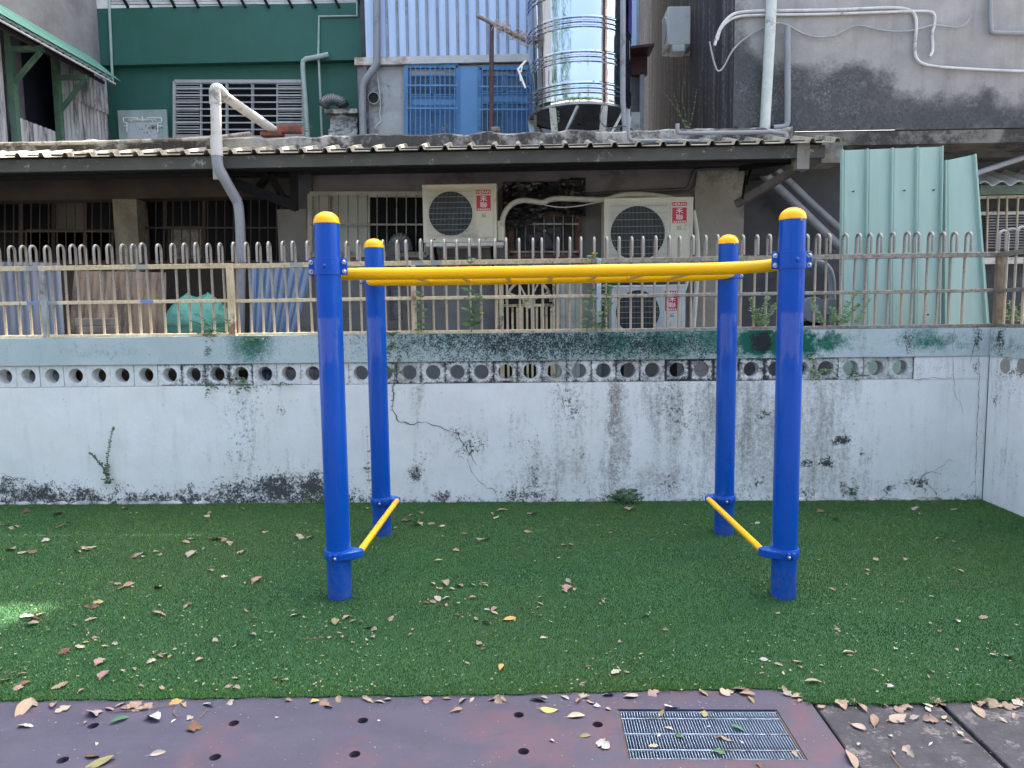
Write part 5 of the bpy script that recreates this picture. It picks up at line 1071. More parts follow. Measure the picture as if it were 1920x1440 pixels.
mk('tank_bottom', MB().lathe([(.02, zr_[0]-.1), (TR*.5, zr_[0]-.09), (TR*.97, zr_[0]-.02)], (cx_, cy_, 0), 64, 'z', False), mat('dull_steel', '#6d7072', '#55585a', .5, .6), wt)
mk('bottom_rim', MB().lathe([(TR*.99, zr_[0]-.035), (TR+.012, zr_[0]-.03), (TR+.012, zr_[0]-.005), (TR*.99, zr_[0])], (cx_, cy_, 0), 96, 'z', False), mat('rim_steel', '#9a9da0', '#85888b', .3, .9), wt)
SST = mat('stand_steel', '#a8acb0', '#8d9195', .35, .8)
zroof = zs1
for k in range(6):
    a_ = math.radians(-125+60*k); e = Vector((math.cos(a_), math.sin(a_), 0)); top = Vector((cx_, cy_, zr_[0]-.03))+e*TR*.97
    mk('stand_leg', MB().bar(top, Vector((top.x-e.x*.08, top.y-e.y*.08, zroof)), .075, .03), SST, wt)
    a2_ = math.radians(-95+60*k); e2 = Vector((math.cos(a2_), math.sin(a2_), 0)); mk('stand_stay', MB().bar(Vector((cx_,cy_,zr_[0]-.04))+e2*TR*.97, Vector((top.x-e.x*.07, top.y-e.y*.07, zroof+.03)), .03, .03), SST, wt)
mk('outlet_pipe', MB().tube([W(1168,-60,8.25), W(1168,190,8.25), W(1172,247,8.2)], .03, 12), PVCG, wt)
mk('tank_sign', MB().add([p for a_ in np.linspace(-28, -6, 8) for p in ((cx_+(TR+.014)*math.cos(math.radians(a_)), cy_+(TR+.014)*math.sin(math.radians(a_)), zr_[3]-.02), (cx_+(TR+.014)*math.cos(math.radians(a_)), cy_+(TR+.014)*math.sin(math.radians(a_)), zr_[3]+.6))], [(2*k, 2*k+2, 2*k+3, 2*k+1) for k in range(7)]), mat('purple_sign', '#4a3a86', '#42337a', .4), wt)
# ------------------------------------------------------------------ laundry pole
lp = thing('laundry_pole', 'rusty upright pole with a slanting bar left of the water tank', 'pole', W(921, 247, 8.6))
mk('upright', MB().tube([W(921, 247, 8.6), W(922, 44, 8.6)], .026, 10), mat('rust_red_pole', '#4f3a38', '#3a2c2b', .7), lp)
cb = mk('crossbar', MB().tube([W(894,29,8.5), W(985,76,8.7)], .022, 10), mat('worn_bamboo_steel', '#8a8680', '#55504a', .5, .4), lp)
mb = MB(); A_, B_ = W(918,42,8.52), W(985,76,8.7)
for k in range(26):
    t = rnd.random(); c_ = A_.lerp(B_, t); r_ = rnd.uniform(.03,.06); ph = rnd.uniform(0,6.28)
    mb.tube([c_+Vector((rnd.gauss(0,.02)+.03*j, math.cos(ph+j)*r_, math.sin(ph+j)*r_-.02)) for j in range(6)], .0045, 4)
mk('rope', mb, mat('pale_rope', '#b9a9a0', '#9c8c84', .9), lp)
hb = solo('hanger_frame', MB().tube(pth([(986,114),(971,130),(976,142),(985,165)], 8.4), .012, 8).tube(pth([(974,132),(976,152)], 8.4), .008, 6).tube(pth([(979,122),(977,135)], 8.4), .008, 6), WHT, 'small bent white hanger frame left of the water tank', 'hanger')
# ================================================================== PLANTS
def leafmat(name, c1, c2):
    n = N(name); c = n.mix(n.noise(30, 4), h(c1), h(c2)); c = n.mix(n.mr(n.attr('tint'), 0, 1, 0, .4), c, h('#6d8a4a'))
    n.b.inputs['Transmission Weight'].default_value = 0; return n.out(c, .5, 0, .4)
LG = leafmat('leaf_green', '#31562f', '#254728'); LD = leafmat('leaf_dark_green', '#254a2e', '#1d3d27'); LW = leafmat('weed_grey_green', '#6d8358', '#5a7148')
STEM = mat('plant_stem', '#5d6b45', '#6b5a42', .8)
def leaves_obj(name, L, m_, par):
    """L: (pos, dir, normal, length, width) -> folded leaf of four triangles each, one foliage mesh"""
    vs = []; fs = []; tint = []
    for (p, d, nn, ln, wd) in L:
        d = d.normalized(); sd = d.cross(nn).normalized()*wd/2; nn = sd.cross(d).normalized(); k = len(vs); off = origin(par)
        pts = [p, p+d*ln*.35+sd-nn*wd*.12, p+d*ln*.38, p+d*ln*.35-sd-nn*wd*.12, p+d*ln*.75+sd*.6-nn*wd*.2, p+d*ln*.75-sd*.6-nn*wd*.2, p+d*ln-nn*ln*.12]
        vs += [tuple(q-off) for q in pts]; fs += [(k, k+1, k+2), (k, k+2, k+3), (k+1, k+4, k+2), (k+2, k+5, k+3), (k+2, k+4, k+6), (k+2, k+6, k+5)]; tint += [rnd.random()]*7
    me = bpy.data.meshes.new(name); me.from_pydata(vs, [], fs); me.materials.append(m_); me.shade_smooth()
    at = me.attributes.new('tint', 'FLOAT', 'POINT'); at.data.foreach_set('value', tint)
    o = bpy.data.objects.new(name, me); C.objects.link(o); o.parent = par; return o
def plant(name, label, cat, stems, Y, m_, ln, n_, droop=.3, sr=.003, flower=None, jit=.01, wr=.5, group=None):
    """stems: pixel polylines; leaves in pairs along each stem"""
    P0 = W(*stems[0][0], Y); t = thing(name, label, cat, P0, group); L = []
    for st in stems:
        P = [q+Vector((0, rnd.gauss(0, jit)-.004*i, 0)) for i, q in enumerate(smoothpath(pth(st, Y), 1))]
        mk('stem', MB().tube(P, [sr*(1-.6*i/len(P)) for i in range(len(P))], 5), STEM, t)
        for k in range(n_):
            f = .12+.88*k/max(1, n_-1); x = f*(len(P)-1); i = min(int(x), len(P)-2); p = P[i].lerp(P[i+1], x-i); dr = (P[i+1]-P[i]).normalized()
            for sgn in (-1, 1):
                d = Vector((sgn*rnd.uniform(.6, 1), rnd.uniform(-.8, .35), rnd.uniform(-droop, .35)))+dr*.4
                l = ln*rnd.uniform(.6, 1.15)*(1-.45*f); L.append((p, d, Vector((rnd.gauss(0,.4), -1, .55+rnd.gauss(0,.3))), l, l*wr))
    leaves_obj('foliage', L, m_, t)
    if flower:
        for (u, v) in flower: mk('flower', MB().lathe([(.0, 0), (.012, .004), (.014, .01), (.004, .012)], W(u, v, Y-.02), 8), mat('yellow_flower', '#e8c22a', '#d8a818', .6), t)
    return t
plant('wall_sprig', 'upright sprig with tiny leaves growing from the white wall at left', 'plant', [[(203,905),(202,870),(207,835),(216,800)],[(203,895),(190,868),(172,848)]], YW-.03, LD, .026, 30, .1, .0025, jit=.004, wr=.7)
plant('weed_tuft', 'dark weed tuft at the foot of the wall sprig', 'plant', [[(203,906),(195,898)],[(203,906),(212,897)],[(202,906),(203,895)]], YW-.03, LD, .035, 4, .4, .0015)
plant('broadleaf_weed', 'tall broad leaved weed on the wall between the posts, centre left', 'plant', [[(884,622),(882,590),(879,555),(882,520),(884,485)],[(884,610),(895,585),(899,555)]], YW+.04, LG, .085, 9, .5, .005, [(904,589)])
plant('broadleaf_weed', 'small broad leaved weed just right of the back left post', 'plant', [[(790,622),(791,590),(789,550)]], YW+.04, LG, .07, 7, .5, .004)
plant('broadleaf_weed', 'leafy weed climbing the pale blue fence post with a yellow flower', 'plant', [[(1100,622),(1104,590),(1108,550),(1108,500),(1110,480)],[(1128,622),(1132,590),(1136,560),(1138,530)]], YW+.03, LG, .085, 10, .5, .004, [(1112,477)])
plant('fern', 'dark fern drooping over the wall top under the green sack', 'fern', [[(395,632),(380,610),(360,600)],[(395,632),(388,600),(372,588)],[(396,632),(402,598),(415,590)],[(396,632),(415,612),(432,600)],[(395,633),(380,625),(352,622)],[(396,632),(412,622),(430,622)],[(394,632),(391,650),(390,665)]], YW+.0, LD, .05, 13, .6, .002, wr=.16)
for pts, lab, m_ in (([[(1420,612),(1412,590),(1405,560)],[(1425,612),(1428,585),(1438,555)],[(1430,612),(1440,590),(1455,570)],[(1424,612),(1422,596),(1418,580)]], 'wispy weed on the wall between the right posts', LW), ([[(1540,608),(1530,585),(1520,560)],[(1570,608),(1585,580),(1605,545)],[(1580,608),(1590,590),(1610,570)],[(1560,608),(1562,590),(1558,575)],[(1600,607),(1612,590),(1630,560)]], 'wispy weed on the wall right of the right front post', LW),
                      ([[(1905,606),(1900,585),(1892,565)],[(1908,606),(1915,580),(1922,555)],[(1900,606),(1890,590),(1880,580)]], 'weed on the side wall at the right picture edge', LW)):
    plant('wispy_weed', lab, 'plant', pts, YW+.03, m_, .042, 18, .3, .0016)
for pts, lab, m_, ln in (([[(735,628),(728,622),(722,630)],[(735,628),(745,620),(752,628)],[(736,640),(728,655),(730,672)],[(738,640),(750,660),(748,675)]], 'weed clump hanging from the wall top beside the back left post', LD, .04),
                         ([[(738,675),(741,700),(738,730),(736,760)],[(740,690),(732,700),(728,690)],[(740,690),(750,700),(756,694)]], 'thin vine trailing down the crack beside the back left post', LG, .03),
                         ([[(455,708),(450,722),(448,738)],[(456,708),(462,722),(466,732)],[(454,708),(440,712),(428,708)]], 'small fern growing out of the breeze block hole below the fern', LG, .04),
                         ([[(392,716),(390,730),(388,744)],[(392,716),(400,724),(410,728)]], 'tiny fern hanging below the breeze blocks at left', LG, .03),
                         ([[(530,716),(522,722),(512,720)],[(530,716),(540,722),(548,720)]], 'tiny fern below the breeze blocks left of the front post', LG, .03),
                         ([[(470,634),(480,645),(486,656)],[(475,634),(490,636),(505,634)],[(465,634),(460,640),(456,648)]], 'small green weed drooping over the coping right of the cream post', LG, .032),
                         ([[(1520,690),(1522,700),(1518,712)],[(1525,690),(1530,700),(1535,710)],[(1520,668),(1524,676),(1530,682)]], 'weed tuft in the breeze blocks beside the right front post', LW, .04),
                         ([[(1548,698),(1553,690),(1558,696)],[(1545,698),(1542,690),(1538,696)]], 'weed tuft filling a breeze block hole right of the front post', LW, .035),
                         ([[(1600,698),(1595,706),(1588,708)],[(1602,700),(1612,704),(1625,703)],[(1598,690),(1604,700),(1606,712)]], 'dark weed tuft below the third hole from the right end', LD, .035),
                         ([[(1437,777),(1432,772)],[(1438,778),(1444,773)]], 'tiny bright weed on the wall between the right posts', LG, .02),
                         ([[(693,905),(690,880),(691,850),(688,800)],[(690,880),(684,876)]], 'narrow fern strip on the wall left of the back left post', LD, .03),
                         ([[(590,950),(582,935),(575,928)],[(600,952),(604,938),(608,930)],[(612,950),(618,936),(626,930)],[(596,950),(596,938),(592,926)]], 'dark weed tuft at the wall foot behind the left front post', LD, .05),
                         ([[(1600,928),(1594,918),(1588,912)],[(1598,928),(1604,918),(1606,910)]], 'dark moss tuft at the wall foot right of the front post', LD, .03)):
    plant('wall_weed', lab, 'plant', pts, YW-.02, m_, ln, 6, .5, .0015)
plant('weed_clump', 'dense dark green weed clump in the broken wall foot between the right posts', 'plant', [[(1172,940),(1172+dx, 940-dy)] for dx, dy in ((-34,10),(-26,18),(-15,24),(-4,26),(8,25),(18,24),(26,16),(32,8),(-20,8),(14,10),(0,14),(-10,12))], YW-.05, LD, .05, 8, .5, .002, jit=.03)
plant('roof_weed', 'pale dried weed on the roof edge before the streaked wall', 'plant', [[(1290,244),(1285,215),(1278,180),(1282,150)],[(1292,244),(1300,210),(1305,170)],[(1288,244),(1265,200),(1242,172)],[(1290,244),(1275,215),(1262,178)]], 7.6, LW, .018, 9, .2, .0014)
plant('roof_weed', 'small dry weed under the water tank', 'plant', [[(1041,244),(1036,225),(1030,215)],[(1042,244),(1046,228),(1047,212)]], 7.5, LW, .03, 6, .2, .002)
plant('roof_weed', 'small green weed on the roof edge below the left blue window', 'plant', [[(832,246),(830,238),(826,233)],[(833,246),(837,238),(841,235)]], 7.45, LG, .03, 4, .2, .002)
plant('roof_weed', 'small sunlit weed on the roof edge beside the broken brick', 'plant', [[(574,247),(572,240),(567,236)],[(576,247),(580,241),(583,237)]], 7.42, LG, .03, 4, .2, .002)
# ================================================================== FALLEN LEAVES
n = N('dry_leaf'); oc = n.ocol(); v = n.noise(45, 5, .7); w2 = n.noise(160, 3, .6)
hs = n.new('ShaderNodeHueSaturation'); n.lk(oc, hs.inputs['Color']); n.put(hs.inputs['Value'], n.mr(v, .25, .75, .72, 1.2))
c = n.mix(n.mr(w2, .62, .7, 0, .5), hs.outputs[0], h('#5d4636')); n.bump(v, .4, .003); LEAFM = n.out(c, .7, 0, .3)
def leaf_mesh(kind, seed):
    r = random.Random(seed); nl, nw = 8, 3; vs = []; bend = r.uniform(.2, 1.1)*r.choice((-1, 1)); fold = r.uniform(.1, .6); tw = r.uniform(-.7, .7); asp = r.uniform(.42, .62) if kind == 'oval' else r.uniform(.45, .9)
    for i in range(nl+1):
        t = i/nl; wdt = asp*.5*(math.sin(math.pi*min(1, t*.96+.02))**.75)*(1-.25*t)
        if kind == 'scrap': wdt *= r.uniform(.45, 1.2)
        for j in range(-nw, nw+1):
            s = j/nw; x = t-.5; y = s*wdt*(1+ (r.uniform(-.12,.12) if abs(j) == nw and kind == 'scrap' else 0)); z = fold*abs(s)*wdt*.7+bend*.25*(x*x*2)+.12*math.sin(tw*s*3+t*4)*abs(s)*.5+r.uniform(-.012,.012)*(1 if kind == 'oval' else 2.2)
            vs.append((x, y, z))
    zm = min(q[2] for q in vs); vs = [(a, b, c-zm) for a, b, c in vs]; st = 2*nw+1
    fs = [(i*st+j, i*st+j+1, (i+1)*st+j+1, (i+1)*st+j) for i in range(nl) for j in range(2*nw)]
    if kind == 'oval':
        k = len(vs); z = vs[nw][2]; vs += [(-.5, -.012, z), (-.5, .012, z), (-.72, .02, z+.02), (-.72, .0, z+.02)]; fs.append((k, k+1, k+2, k+3))
    me = bpy.data.meshes.new('leaf'); me.from_pydata(vs, [], fs); me.materials.append(LEAFM); me.shade_smooth(); return me
LV = {'oval': [leaf_mesh('oval', i) for i in range(8)], 'scrap': [leaf_mesh('scrap', 50+i) for i in range(10)]}
PAL = dict(tan='#8c7e6e', pink='#88736a', pale='#9c9386', brown='#634c3e', olive='#84805c', yellow='#b3935a', lime='#a3a25c', white='#acaca6', green='#3f6a4e', grey='#8b8680')
def leaf(u, v, s, col, kind='scrap', label=None, z=None, lift=0.0, rot=None, name='fallen_leaf'):
    p = WZ(u, v, .018); onp = p.y < np.interp(p.x, EX, EY)
    zz = (.002 if onp else .012) if z is None else z
    p = WZ(u, v, zz); size = s/FPX*math.hypot(p.x, p.y)*.88
    o = bpy.data.objects.new(name, rnd.choice(LV[kind])); C.objects.link(o); o.location = (p.x, p.y, zz)
    o.scale = (size, size, size*.65); o.rotation_euler = (rnd.gauss(0, .15)+lift, rnd.gauss(0, .15), rnd.uniform(0, 6.28) if rot is None else rot)
    c = h(PAL[col]); k = rnd.uniform(.82, 1.15); o.color = (c[0]*k, c[1]*k*rnd.uniform(.96,1.04), c[2]*k*rnd.uniform(.9,1.08), 1)
    if label is None:
        side_ = 'left of the grate' if u < 1160 else 'above the grate' if u < 1510 else 'on the rubber tiles'
        if onp and u < 1160: side_ = 'at the far left' if u < 330 else 'left of centre' if u < 760 else 'left of the grate'
        reg = ('at the far left' if u < 250 else 'left of the frame') if u < 600 else 'right of the frame' if u > 1510 else ('inside the frame' if v < 1125 else 'in front of the frame')
        dist = 'near the wall' if v < 1000 else 'halfway out' if v < 1125 else 'towards the pavement'
        if onp: o['label'] = 'dry '+col+' leaf in the litter along the turf edge, '+side_; o['group'] = 'leaves littered along the turf edge'
        else: o['label'] = 'small dry '+col+' leaf on the turf '+reg+', '+dist; o['group'] = 'dry leaf fragments scattered on the turf'
    else: o['label'] = label
    o['category'] = 'leaf'; return o
for a in ((955,1161,30,'yellow','oval','yellow tan oval leaf lying flat on the turf centre',None,0,.1), (940,1251,30,'yellow','oval','upright pointed orange tan leaf on the turf near its front edge',None,0,1.4), (820,1052,22,'lime','oval','narrow yellow green leaf on the turf inside the frame',None,0,.2),
          (629,1166,34,'olive','oval','large olive leaf on the turf before the left front post'), (226,1350,38,'green','oval','dark green leaf on the pavement at left'), (288,1347,44,'white','scrap','crumpled white leaf on the pavement at left'),
          (1030,1332,40,'lime','oval','yellow green crescent leaf on the pavement left of the grate',None,.3,.1), (1080,1343,40,'pale','oval','pale wide leaf on the pavement between the lime leaf and the grate'), (1130,1397,40,'white','scrap','white torn paper like scrap left of the grate'),
          (1008,1314,36,'brown','oval','orange brown leaf standing at the turf edge',None,.6), (1097,1380,24,'olive','oval','round olive leaf on the pavement left of the grate'), (855,1333,30,'pink','oval','pinkish curled leaf on the pavement at centre'), (1595,1424,56,'tan','oval','large tan leaf on the black rubber tile at the bottom edge',None,.2),
          (1640,1352,42,'pink','oval','pinkish brown leaf on the black rubber tile'), (1682,1347,46,'pale','oval','pale greenish leaf beside the pinkish one on the rubber tile'), (1610,1363,32,'pale','oval','pale pointed leaf on the rubber tile left of the pinkish one'), (190,1430,52,'olive','oval','big olive green leaf at the bottom edge, left'), (172,1419,30,'brown','oval','curled reddish leaf touching the big olive leaf',None,.4),
          (296,1413,30,'pale','oval','pale curled sliver leaf on the pavement at lower left',None,.5,.3), (45,1328,56,'tan','oval','large tan leaf pair at the turf edge, far left'), (48,1362,30,'white','scrap','small white leaf on the pavement, far left'), (365,1366,32,'brown','scrap','dark curled leaf near two drilled holes',None,.4), (175,1338,40,'grey','scrap','crumpled grey leaf by the turf edge at left',None,.3),
          (1525,1278,34,'pale','oval','long pale leaf on the turf above the grate corner',None,0,.0), (298,1152,40,'pink','scrap','pinkish crumpled leaf on the left turf',None,.2), (360,1040,30,'pale','scrap','pale arched leaf on the far left turf',None,.3), (295,1103,24,'brown','oval','dark brown leaf standing up on the left turf',None,1.0), (555,1153,24,'white','scrap','white leaf scrap left of the left front post'),
          (1155,1260,28,'pale','scrap','pale leaf on the turf above the left end of the grate'), (1183,1306,34,'pale','oval','pale round leaf at the turf edge above the grate'), (1260,1326,34,'white','oval','white sliver just above the grate',None,0,.0), (1835,1335,36,'tan','oval','tan leaf at the turf edge, far right'), (1705,1410,34,'pale','scrap','pale twisted leaf on the middle rubber tile',None,.5)):
    leaf(*a)
for u, v, s, c, k, lab in ((1240,1337,22,'olive','oval','olive leaf on the top left of the grate'),(1320,1339,26,'olive','scrap','leaf scrap on the grate top edge'),(1254,1366,22,'pale','oval','pale curled leaf on the left half of the grate'),(1274,1380,24,'green','scrap','green sprig piece on the left half of the grate'),(1350,1382,22,'brown','oval','brown leaf on the middle of the grate'),(1364,1387,28,'tan','oval','tan folded leaf on the middle of the grate'),(1384,1366,32,'green','oval','dark green leaf on the right half of the grate'),(1226,1399,22,'pale','scrap','pale crumpled leaf at the lower left of the grate'),(1347,1411,26,'green','scrap','dark green curled leaf at the lower middle of the grate'),(1491,1414,18,'tan','scrap','tan scrap at the lower right corner of the grate'),(1390,1391,14,'pale','scrap','small pale scrap on the right half of the grate'),(1328,1363,12,'white','scrap','tiny white scrap in the grate centre'),(1236,1379,12,'white','scrap','tiny white scrap on the grate left half')):
    leaf(u, v, s, c, k, lab, z=-.002)
for u, v, s, c in ((60,1318,40,'tan'),(100,1322,30,'tan'),(118,1330,28,'pale'),(205,1330,22,'pink'),(225,1322,22,'pink'),(240,1328,26,'pink'),(252,1322,34,'pink'),(262,1330,28,'tan'),(278,1326,22,'pink'),(330,1317,26,'yellow'),(345,1322,20,'tan'),(390,1322,34,'pale'),(432,1318,20,'pale'),(540,1312,20,'pink'),(590,1316,20,'yellow'),(610,1320,30,'pink'),(615,1325,24,'tan'),(635,1312,26,'tan'),(690,1313,36,'tan'),(712,1316,24,'pale'),(728,1312,18,'tan'),(800,1313,30,'pink'),(838,1310,20,'pink'),(868,1314,30,'grey'),(885,1312,18,'pale'),(925,1312,24,'pink'),(935,1314,30,'tan'),(945,1312,24,'pink'),(1020,1308,20,'grey'),(1060,1308,24,'pale'),(1095,1306,30,'pale'),(1140,1304,26,'tan'),(1225,1300,30,'pink'),(1320,1300,26,'tan'),(1365,1298,40,'pale'),(1390,1294,44,'pink'),(1400,1302,36,'pink'),(1408,1312,24,'olive'),(1470,1296,40,'tan'),(1480,1302,30,'pale'),(1498,1306,36,'tan'),(1500,1314,26,'pink'),(1540,1325,22,'tan'),(1578,1322,34,'tan'),(1585,1318,26,'tan'),(1615,1326,34,'tan'),(1655,1323,20,'pink'),(1690,1330,30,'pink'),(1700,1325,24,'tan'),(1735,1322,26,'white'),(1740,1330,16,'white'),(1762,1320,30,'brown'),(1755,1316,36,'tan'),(1745,1350,28,'pink'),(1770,1345,18,'pale'),(1780,1355,16,'tan'),(1800,1375,16,'pale'),(1815,1390,16,'pink'),(1690,1352,18,'pale'),(1715,1345,20,'grey'),(1845,1322,30,'pink'),(1862,1320,34,'tan'),(1895,1325,30,'tan'),(1910,1318,34,'pale'),(1915,1312,30,'brown'),(1900,1342,20,'pale'),(1880,1350,16,'pale'),(1670,1380,14,'white'),(1745,1395,14,'white'),(1675,1412,18,'tan'),(1610,1395,10,'white'),(355,1346,20,'pale'),(325,1352,12,'white'),(520,1345,10,'white'),(160,1355,12,'pink'),(180,1395,12,'white'),(710,1351,8,'white'),(1085,1314,26,'pink'),(1110,1318,26,'pale'),(1120,1324,18,'white'),(1140,1330,14,'pale'),(1035,1388,16,'pale'),(1600,1316,20,'tan'),(1425,1435,20,'brown')):
    leaf(u, v, s, c, rnd.choice(('scrap', 'oval', 'scrap')), lift=rnd.uniform(-.2, .45))
# clusters and single fragments seen on the turf
CL = [(838,1093,26),(863,1098,24),(812,1093,14),(824,1103,14),(846,1105,14),(885,1097,16),(903,1095,18),(912,1098,14),(820,1122,30),(812,1128,18),(800,1130,14),(840,1122,18),(836,1134,12),(885,1121,18),(860,1131,12),(925,1142,24),(912,1144,12),(930,1148,16),(893,1160,20),(912,1168,22),(860,1152,12),(735,1160,18),(650,1158,22),(662,1163,18),(675,1168,14),(690,1176,22),(702,1180,18),(640,1194,14),(636,1186,12),(620,1196,12),(688,1200,14),(700,1196,14),(768,1190,14),(776,1180,12),(900,1208,18),(905,1215,12),(1064,1088,16),(1065,1104,24),(1057,1110,14),(1078,1106,14),(1014,1120,12),(1015,1132,14),(1014,1153,12),(1130,1128,16),(1124,1132,12),(1134,1122,12),(1020,1196,14),(1102,1250,16),(1094,1278,12),(1093,1285,12),(1176,1260,12),(1160,1205,12),
      (240,1098,24),(232,1102,18),(222,1094,12),(210,1094,12),(360,1010,14),(350,1016,18),(368,1012,12),(300,1040,14),(292,1034,10),(250,1044,18),(262,1040,20),(270,1045,14),(160,1030,24),(170,1026,20),(145,1036,16),(20,1030,26),(45,1036,18),(60,1034,20),(405,1012,28),(418,1014,22),(430,1020,16),(455,1035,22),(445,1038,14),(380,1030,12),(480,1090,26),(395,1070,14),(420,1080,12),(560,1007,28),(580,1008,18),(500,998,14),(455,955,14),(390,967,18),(395,960,14),(235,955,16),(110,965,22),(118,985,26),(50,960,18),(10,984,14),(20,990,12),(30,988,12),(85,1015,14),(355,1132,16),(348,1138,12),(185,1130,18),(178,1138,14),(165,1138,14),(172,1160,20),(60,1160,26),(50,1156,22),(75,1152,18),(58,1170,22),(140,1172,12),(122,1220,22),(118,1228,12),(150,1212,18),(160,1205,12),(200,1212,14),(215,1208,12),(178,1195,12),(186,1242,26),(290,1222,14),(302,1230,16),(312,1228,16),(285,1240,16),(320,1232,12),(375,1236,18),(405,1200,14),(410,1192,12),(440,1212,14),(252,1254,16),(230,1258,12),(197,1268,30),(40,1264,14),(35,1290,18),(42,1282,22),(112,1286,26),(120,1284,16),(150,1296,12),(265,1288,14),(305,1290,14),(440,1272,16),(442,1290,18),(430,1286,14),(518,1270,28),(530,1276,16),(538,1272,12),(590,1282,12),(10,1275,18),(22,1262,12),(472,1190,16),(462,1145,12),(700,1000,20),(760,975,22),(770,966,14),(740,990,14),(830,985,16),(785,985,26),(810,983,18),(870,1000,14),(905,1012,28),(895,1016,18),(917,1009,12),(862,1022,14),(855,1033,18),(930,970,20),(921,962,14),(940,958,24),(1000,962,22),(990,998,18),(1056,1022,16),(1070,1022,14),(1000,1045,10),(1046,1047,12),(790,963,12),(720,956,20),(690,952,14),(1195,1000,12),(1145,998,10),(1180,955,26),(1165,944,16),(1360,958,20),(1385,955,14),(1538,958,18),(1540,965,10),(1420,980,12),(1570,975,18),(1715,955,18),(1725,965,10),(1790,955,16),(1840,978,12),(1640,1050,14),(1700,1050,12),(1760,1010,10),(1790,1015,10),(1800,1070,16),(1625,1070,12),(1628,1076,14),(1560,1105,12),(1690,1130,12),(1750,1120,10),(1797,1164,20),(1845,1158,16),(1762,1185,10),(1570,1180,10),(1460,1150,10),(1490,1172,10),(1590,1224,22),(1596,1230,12),(1680,1218,10),(1745,1258,16),(1740,1270,12),(1670,1286,16),(1640,1258,14),(1795,1218,10),(1890,1232,20),(1865,1228,14),(1498,1242,20),(1500,1250,12),(1432,1236,16),(1462,1246,16),(1470,1262,10),(1430,1262,10),(1410,1262,12),(1212,1155,18),(1220,1150,10),(1250,1180,12),(1252,1165,10)]
for u, v, s in CL:
    c = rnd.choices(('tan','pink','pale','brown','olive','grey','white'), (.36,.24,.16,.1,.04,.06,.04))[0]
    leaf(u+rnd.uniform(-2,2), v+rnd.uniform(-1.5,1.5), s*1.1, c, rnd.choices(('scrap','oval'), (.75,.25))[0], lift=rnd.uniform(-.25,.5))
# crumbs nobody could count
vs = []; fs = []
def crumb(p, s):
    a = rnd.uniform(0, 6.28); k = len(vs); e = Vector((math.cos(a), math.sin(a), rnd.uniform(-.2,.4)))*s; f = Vector((-math.sin(a), math.cos(a), rnd.uniform(-.2,.4)))*s*rnd.uniform(.3,.8)
    vs.extend([tuple(p-e), tuple(p+f), tuple(p+e*.8), tuple(p-f*.7)]); fs.append((k, k+1, k+2, k+3))
for k in range(3000):
    u = rnd.uniform(-20, 1940); v = 950+(1300-950)*rnd.random()**.9
    if u > 700 and rnd.random() < .45: continue
    p = WZ(u, v, .014); crumb(p, rnd.uniform(.003, .010)*(1.2 if rnd.random() < .2 else .8))
for k in range(420):
    u = rnd.uniform(-20, 1940); v = rnd.choice((rnd.uniform(1312, 1330), rnd.uniform(1325, 1440))); p = WZ(u, v, .0035)
    if GX0 < p.x < GX1 and GY0 < p.y < GY1: continue
    crumb(p, rnd.uniform(.0015, .005))
me = bpy.data.meshes.new('leaf_litter'); me.from_pydata(vs, [], fs); me.materials.append(mat('leaf_crumb', '#8f8570', '#76805f', .8, ns=9)); o = bpy.data.objects.new('leaf_litter', me); C.objects.link(o)
o['kind'] = 'stuff'; o['label'] = 'tiny leaf crumbs and dust strewn over turf and pavement'; o['category'] = 'leaf litter'
TW = mat('twig', '#6b5a48', '#7d7058', .9)
for k, (a, b, z) in enumerate((((205,1335),(330,1322),.004),((560,1197),(605,1196),.022),((1780,1096),(1815,1096),.022),((375,1345),(388,1330),.004),((325,1336),(335,1344),.004),((1670,1415),(1690,1440),.002))):
    solo('twig', MB().tube([WZ(*a, z), WZ((a[0]+b[0])/2, (a[1]+b[1])/2+1, z+.003), WZ(*b, z)], .0016, 5), TW, ('long thin twig along the turf edge at far left', 'straw stalk on the turf right of the left front post', 'pale straw on the right turf', 'short twig beside the dark curled leaf', 'tiny twig near the white crumpled leaf', 'bent twig on the black rubber tile')[k], 'twig')
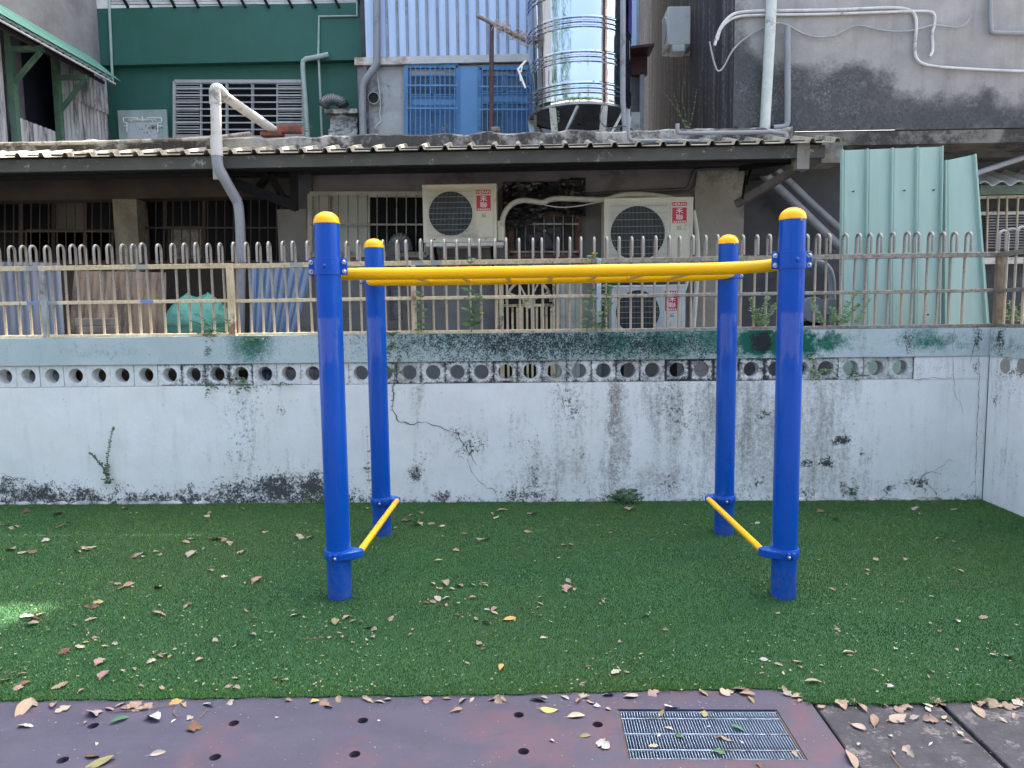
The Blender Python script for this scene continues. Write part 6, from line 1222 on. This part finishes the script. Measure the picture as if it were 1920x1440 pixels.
# ================================================================== BEHIND THE CAMERA (seen mirrored in the tank)
def tree(x, y, hgt, cr, label):
    t = thing('broadleaf_tree', label, 'tree', (x, y, 0), 'trees across the yard, mirrored in the tank')
    mk('trunk', MB().tube([(x, y, -.3), (x+.1, y, hgt*.3), (x-.1, y+.1, hgt*.6)], [.22, .17, .1], 10), mat('bark', '#5a4a3c', '#463a30', .95, bump=.6), t)
    for k in range(4): a = k*1.6; mk('limb', MB().tube([(x, y, hgt*.4), (x+math.cos(a)*cr*.5, y+math.sin(a)*cr*.5, hgt*.65)], [.08, .03], 6), MATS['bark'], t)
    L = []
    cl = [Vector((rnd.gauss(0, cr*.45), rnd.gauss(0, cr*.45), hgt*.65+rnd.gauss(0, hgt*.14))) for _ in range(16)]
    for k in range(2600):
        c = rnd.choice(cl); p = Vector((x, y, 0))+c+Vector((rnd.gauss(0,1), rnd.gauss(0,1), rnd.gauss(0,.8)))*cr*.2; L.append((p, Vector((rnd.gauss(0,1), rnd.gauss(0,1), rnd.gauss(-.3,.6))), Vector((rnd.gauss(0,.5), rnd.gauss(0,.5), 1)), .28, .16))
    leaves_obj('crown', L, LG, t)
for x, y, hh2, cr in ((-8.5,-5,13,3.2),(-13,0,15,3.6),(-9,-11,13,3),(-4.5,-7.5,7,2.4),(-.6,-8.5,7.5,2.2),(4.4,-7.5,7,2.4),(7.5,-9,8,2.6)): tree(x, y, hh2, cr, {-8.5:'nearest dark tree mirrored in the left of the tank', -13:'tallest tree mirrored at the left edge of the tank', -9:'smaller far tree mirrored left of the tank centre', -4.5:'low tree behind the viewer mirrored on the left posts', -.6:'low tree straight behind the viewer mirrored on the posts', 4.4:'low tree behind the viewer mirrored on the right posts', 7.5:'low tree far right behind the viewer mirrored on the right posts'}[x])
for k, (x, y, w2, hgt) in enumerate(((48,-30,5,38),(54,-24,3,34))):
    t = thing('apartment_tower', ('pale tall tower mirrored right of the tank centre', 'slim tower beside the tall one in the tank mirror', 'low tower mirrored near the tank centre')[k], 'building', (x, y, -.3))
    mk('wall', MB().box(x-w2/2, x+w2/2, y-4, y+4, -.3, hgt), mat('tower_salmon', '#c9b2a4', '#b8a294', .8), t)
    for fl in range(int(hgt/3)): mk('window_band', MB().box(x-w2/2+.6, x+w2/2-.6, y+4.0, y+4.06, fl*3+1, fl*3+2.3), GLASS, t)
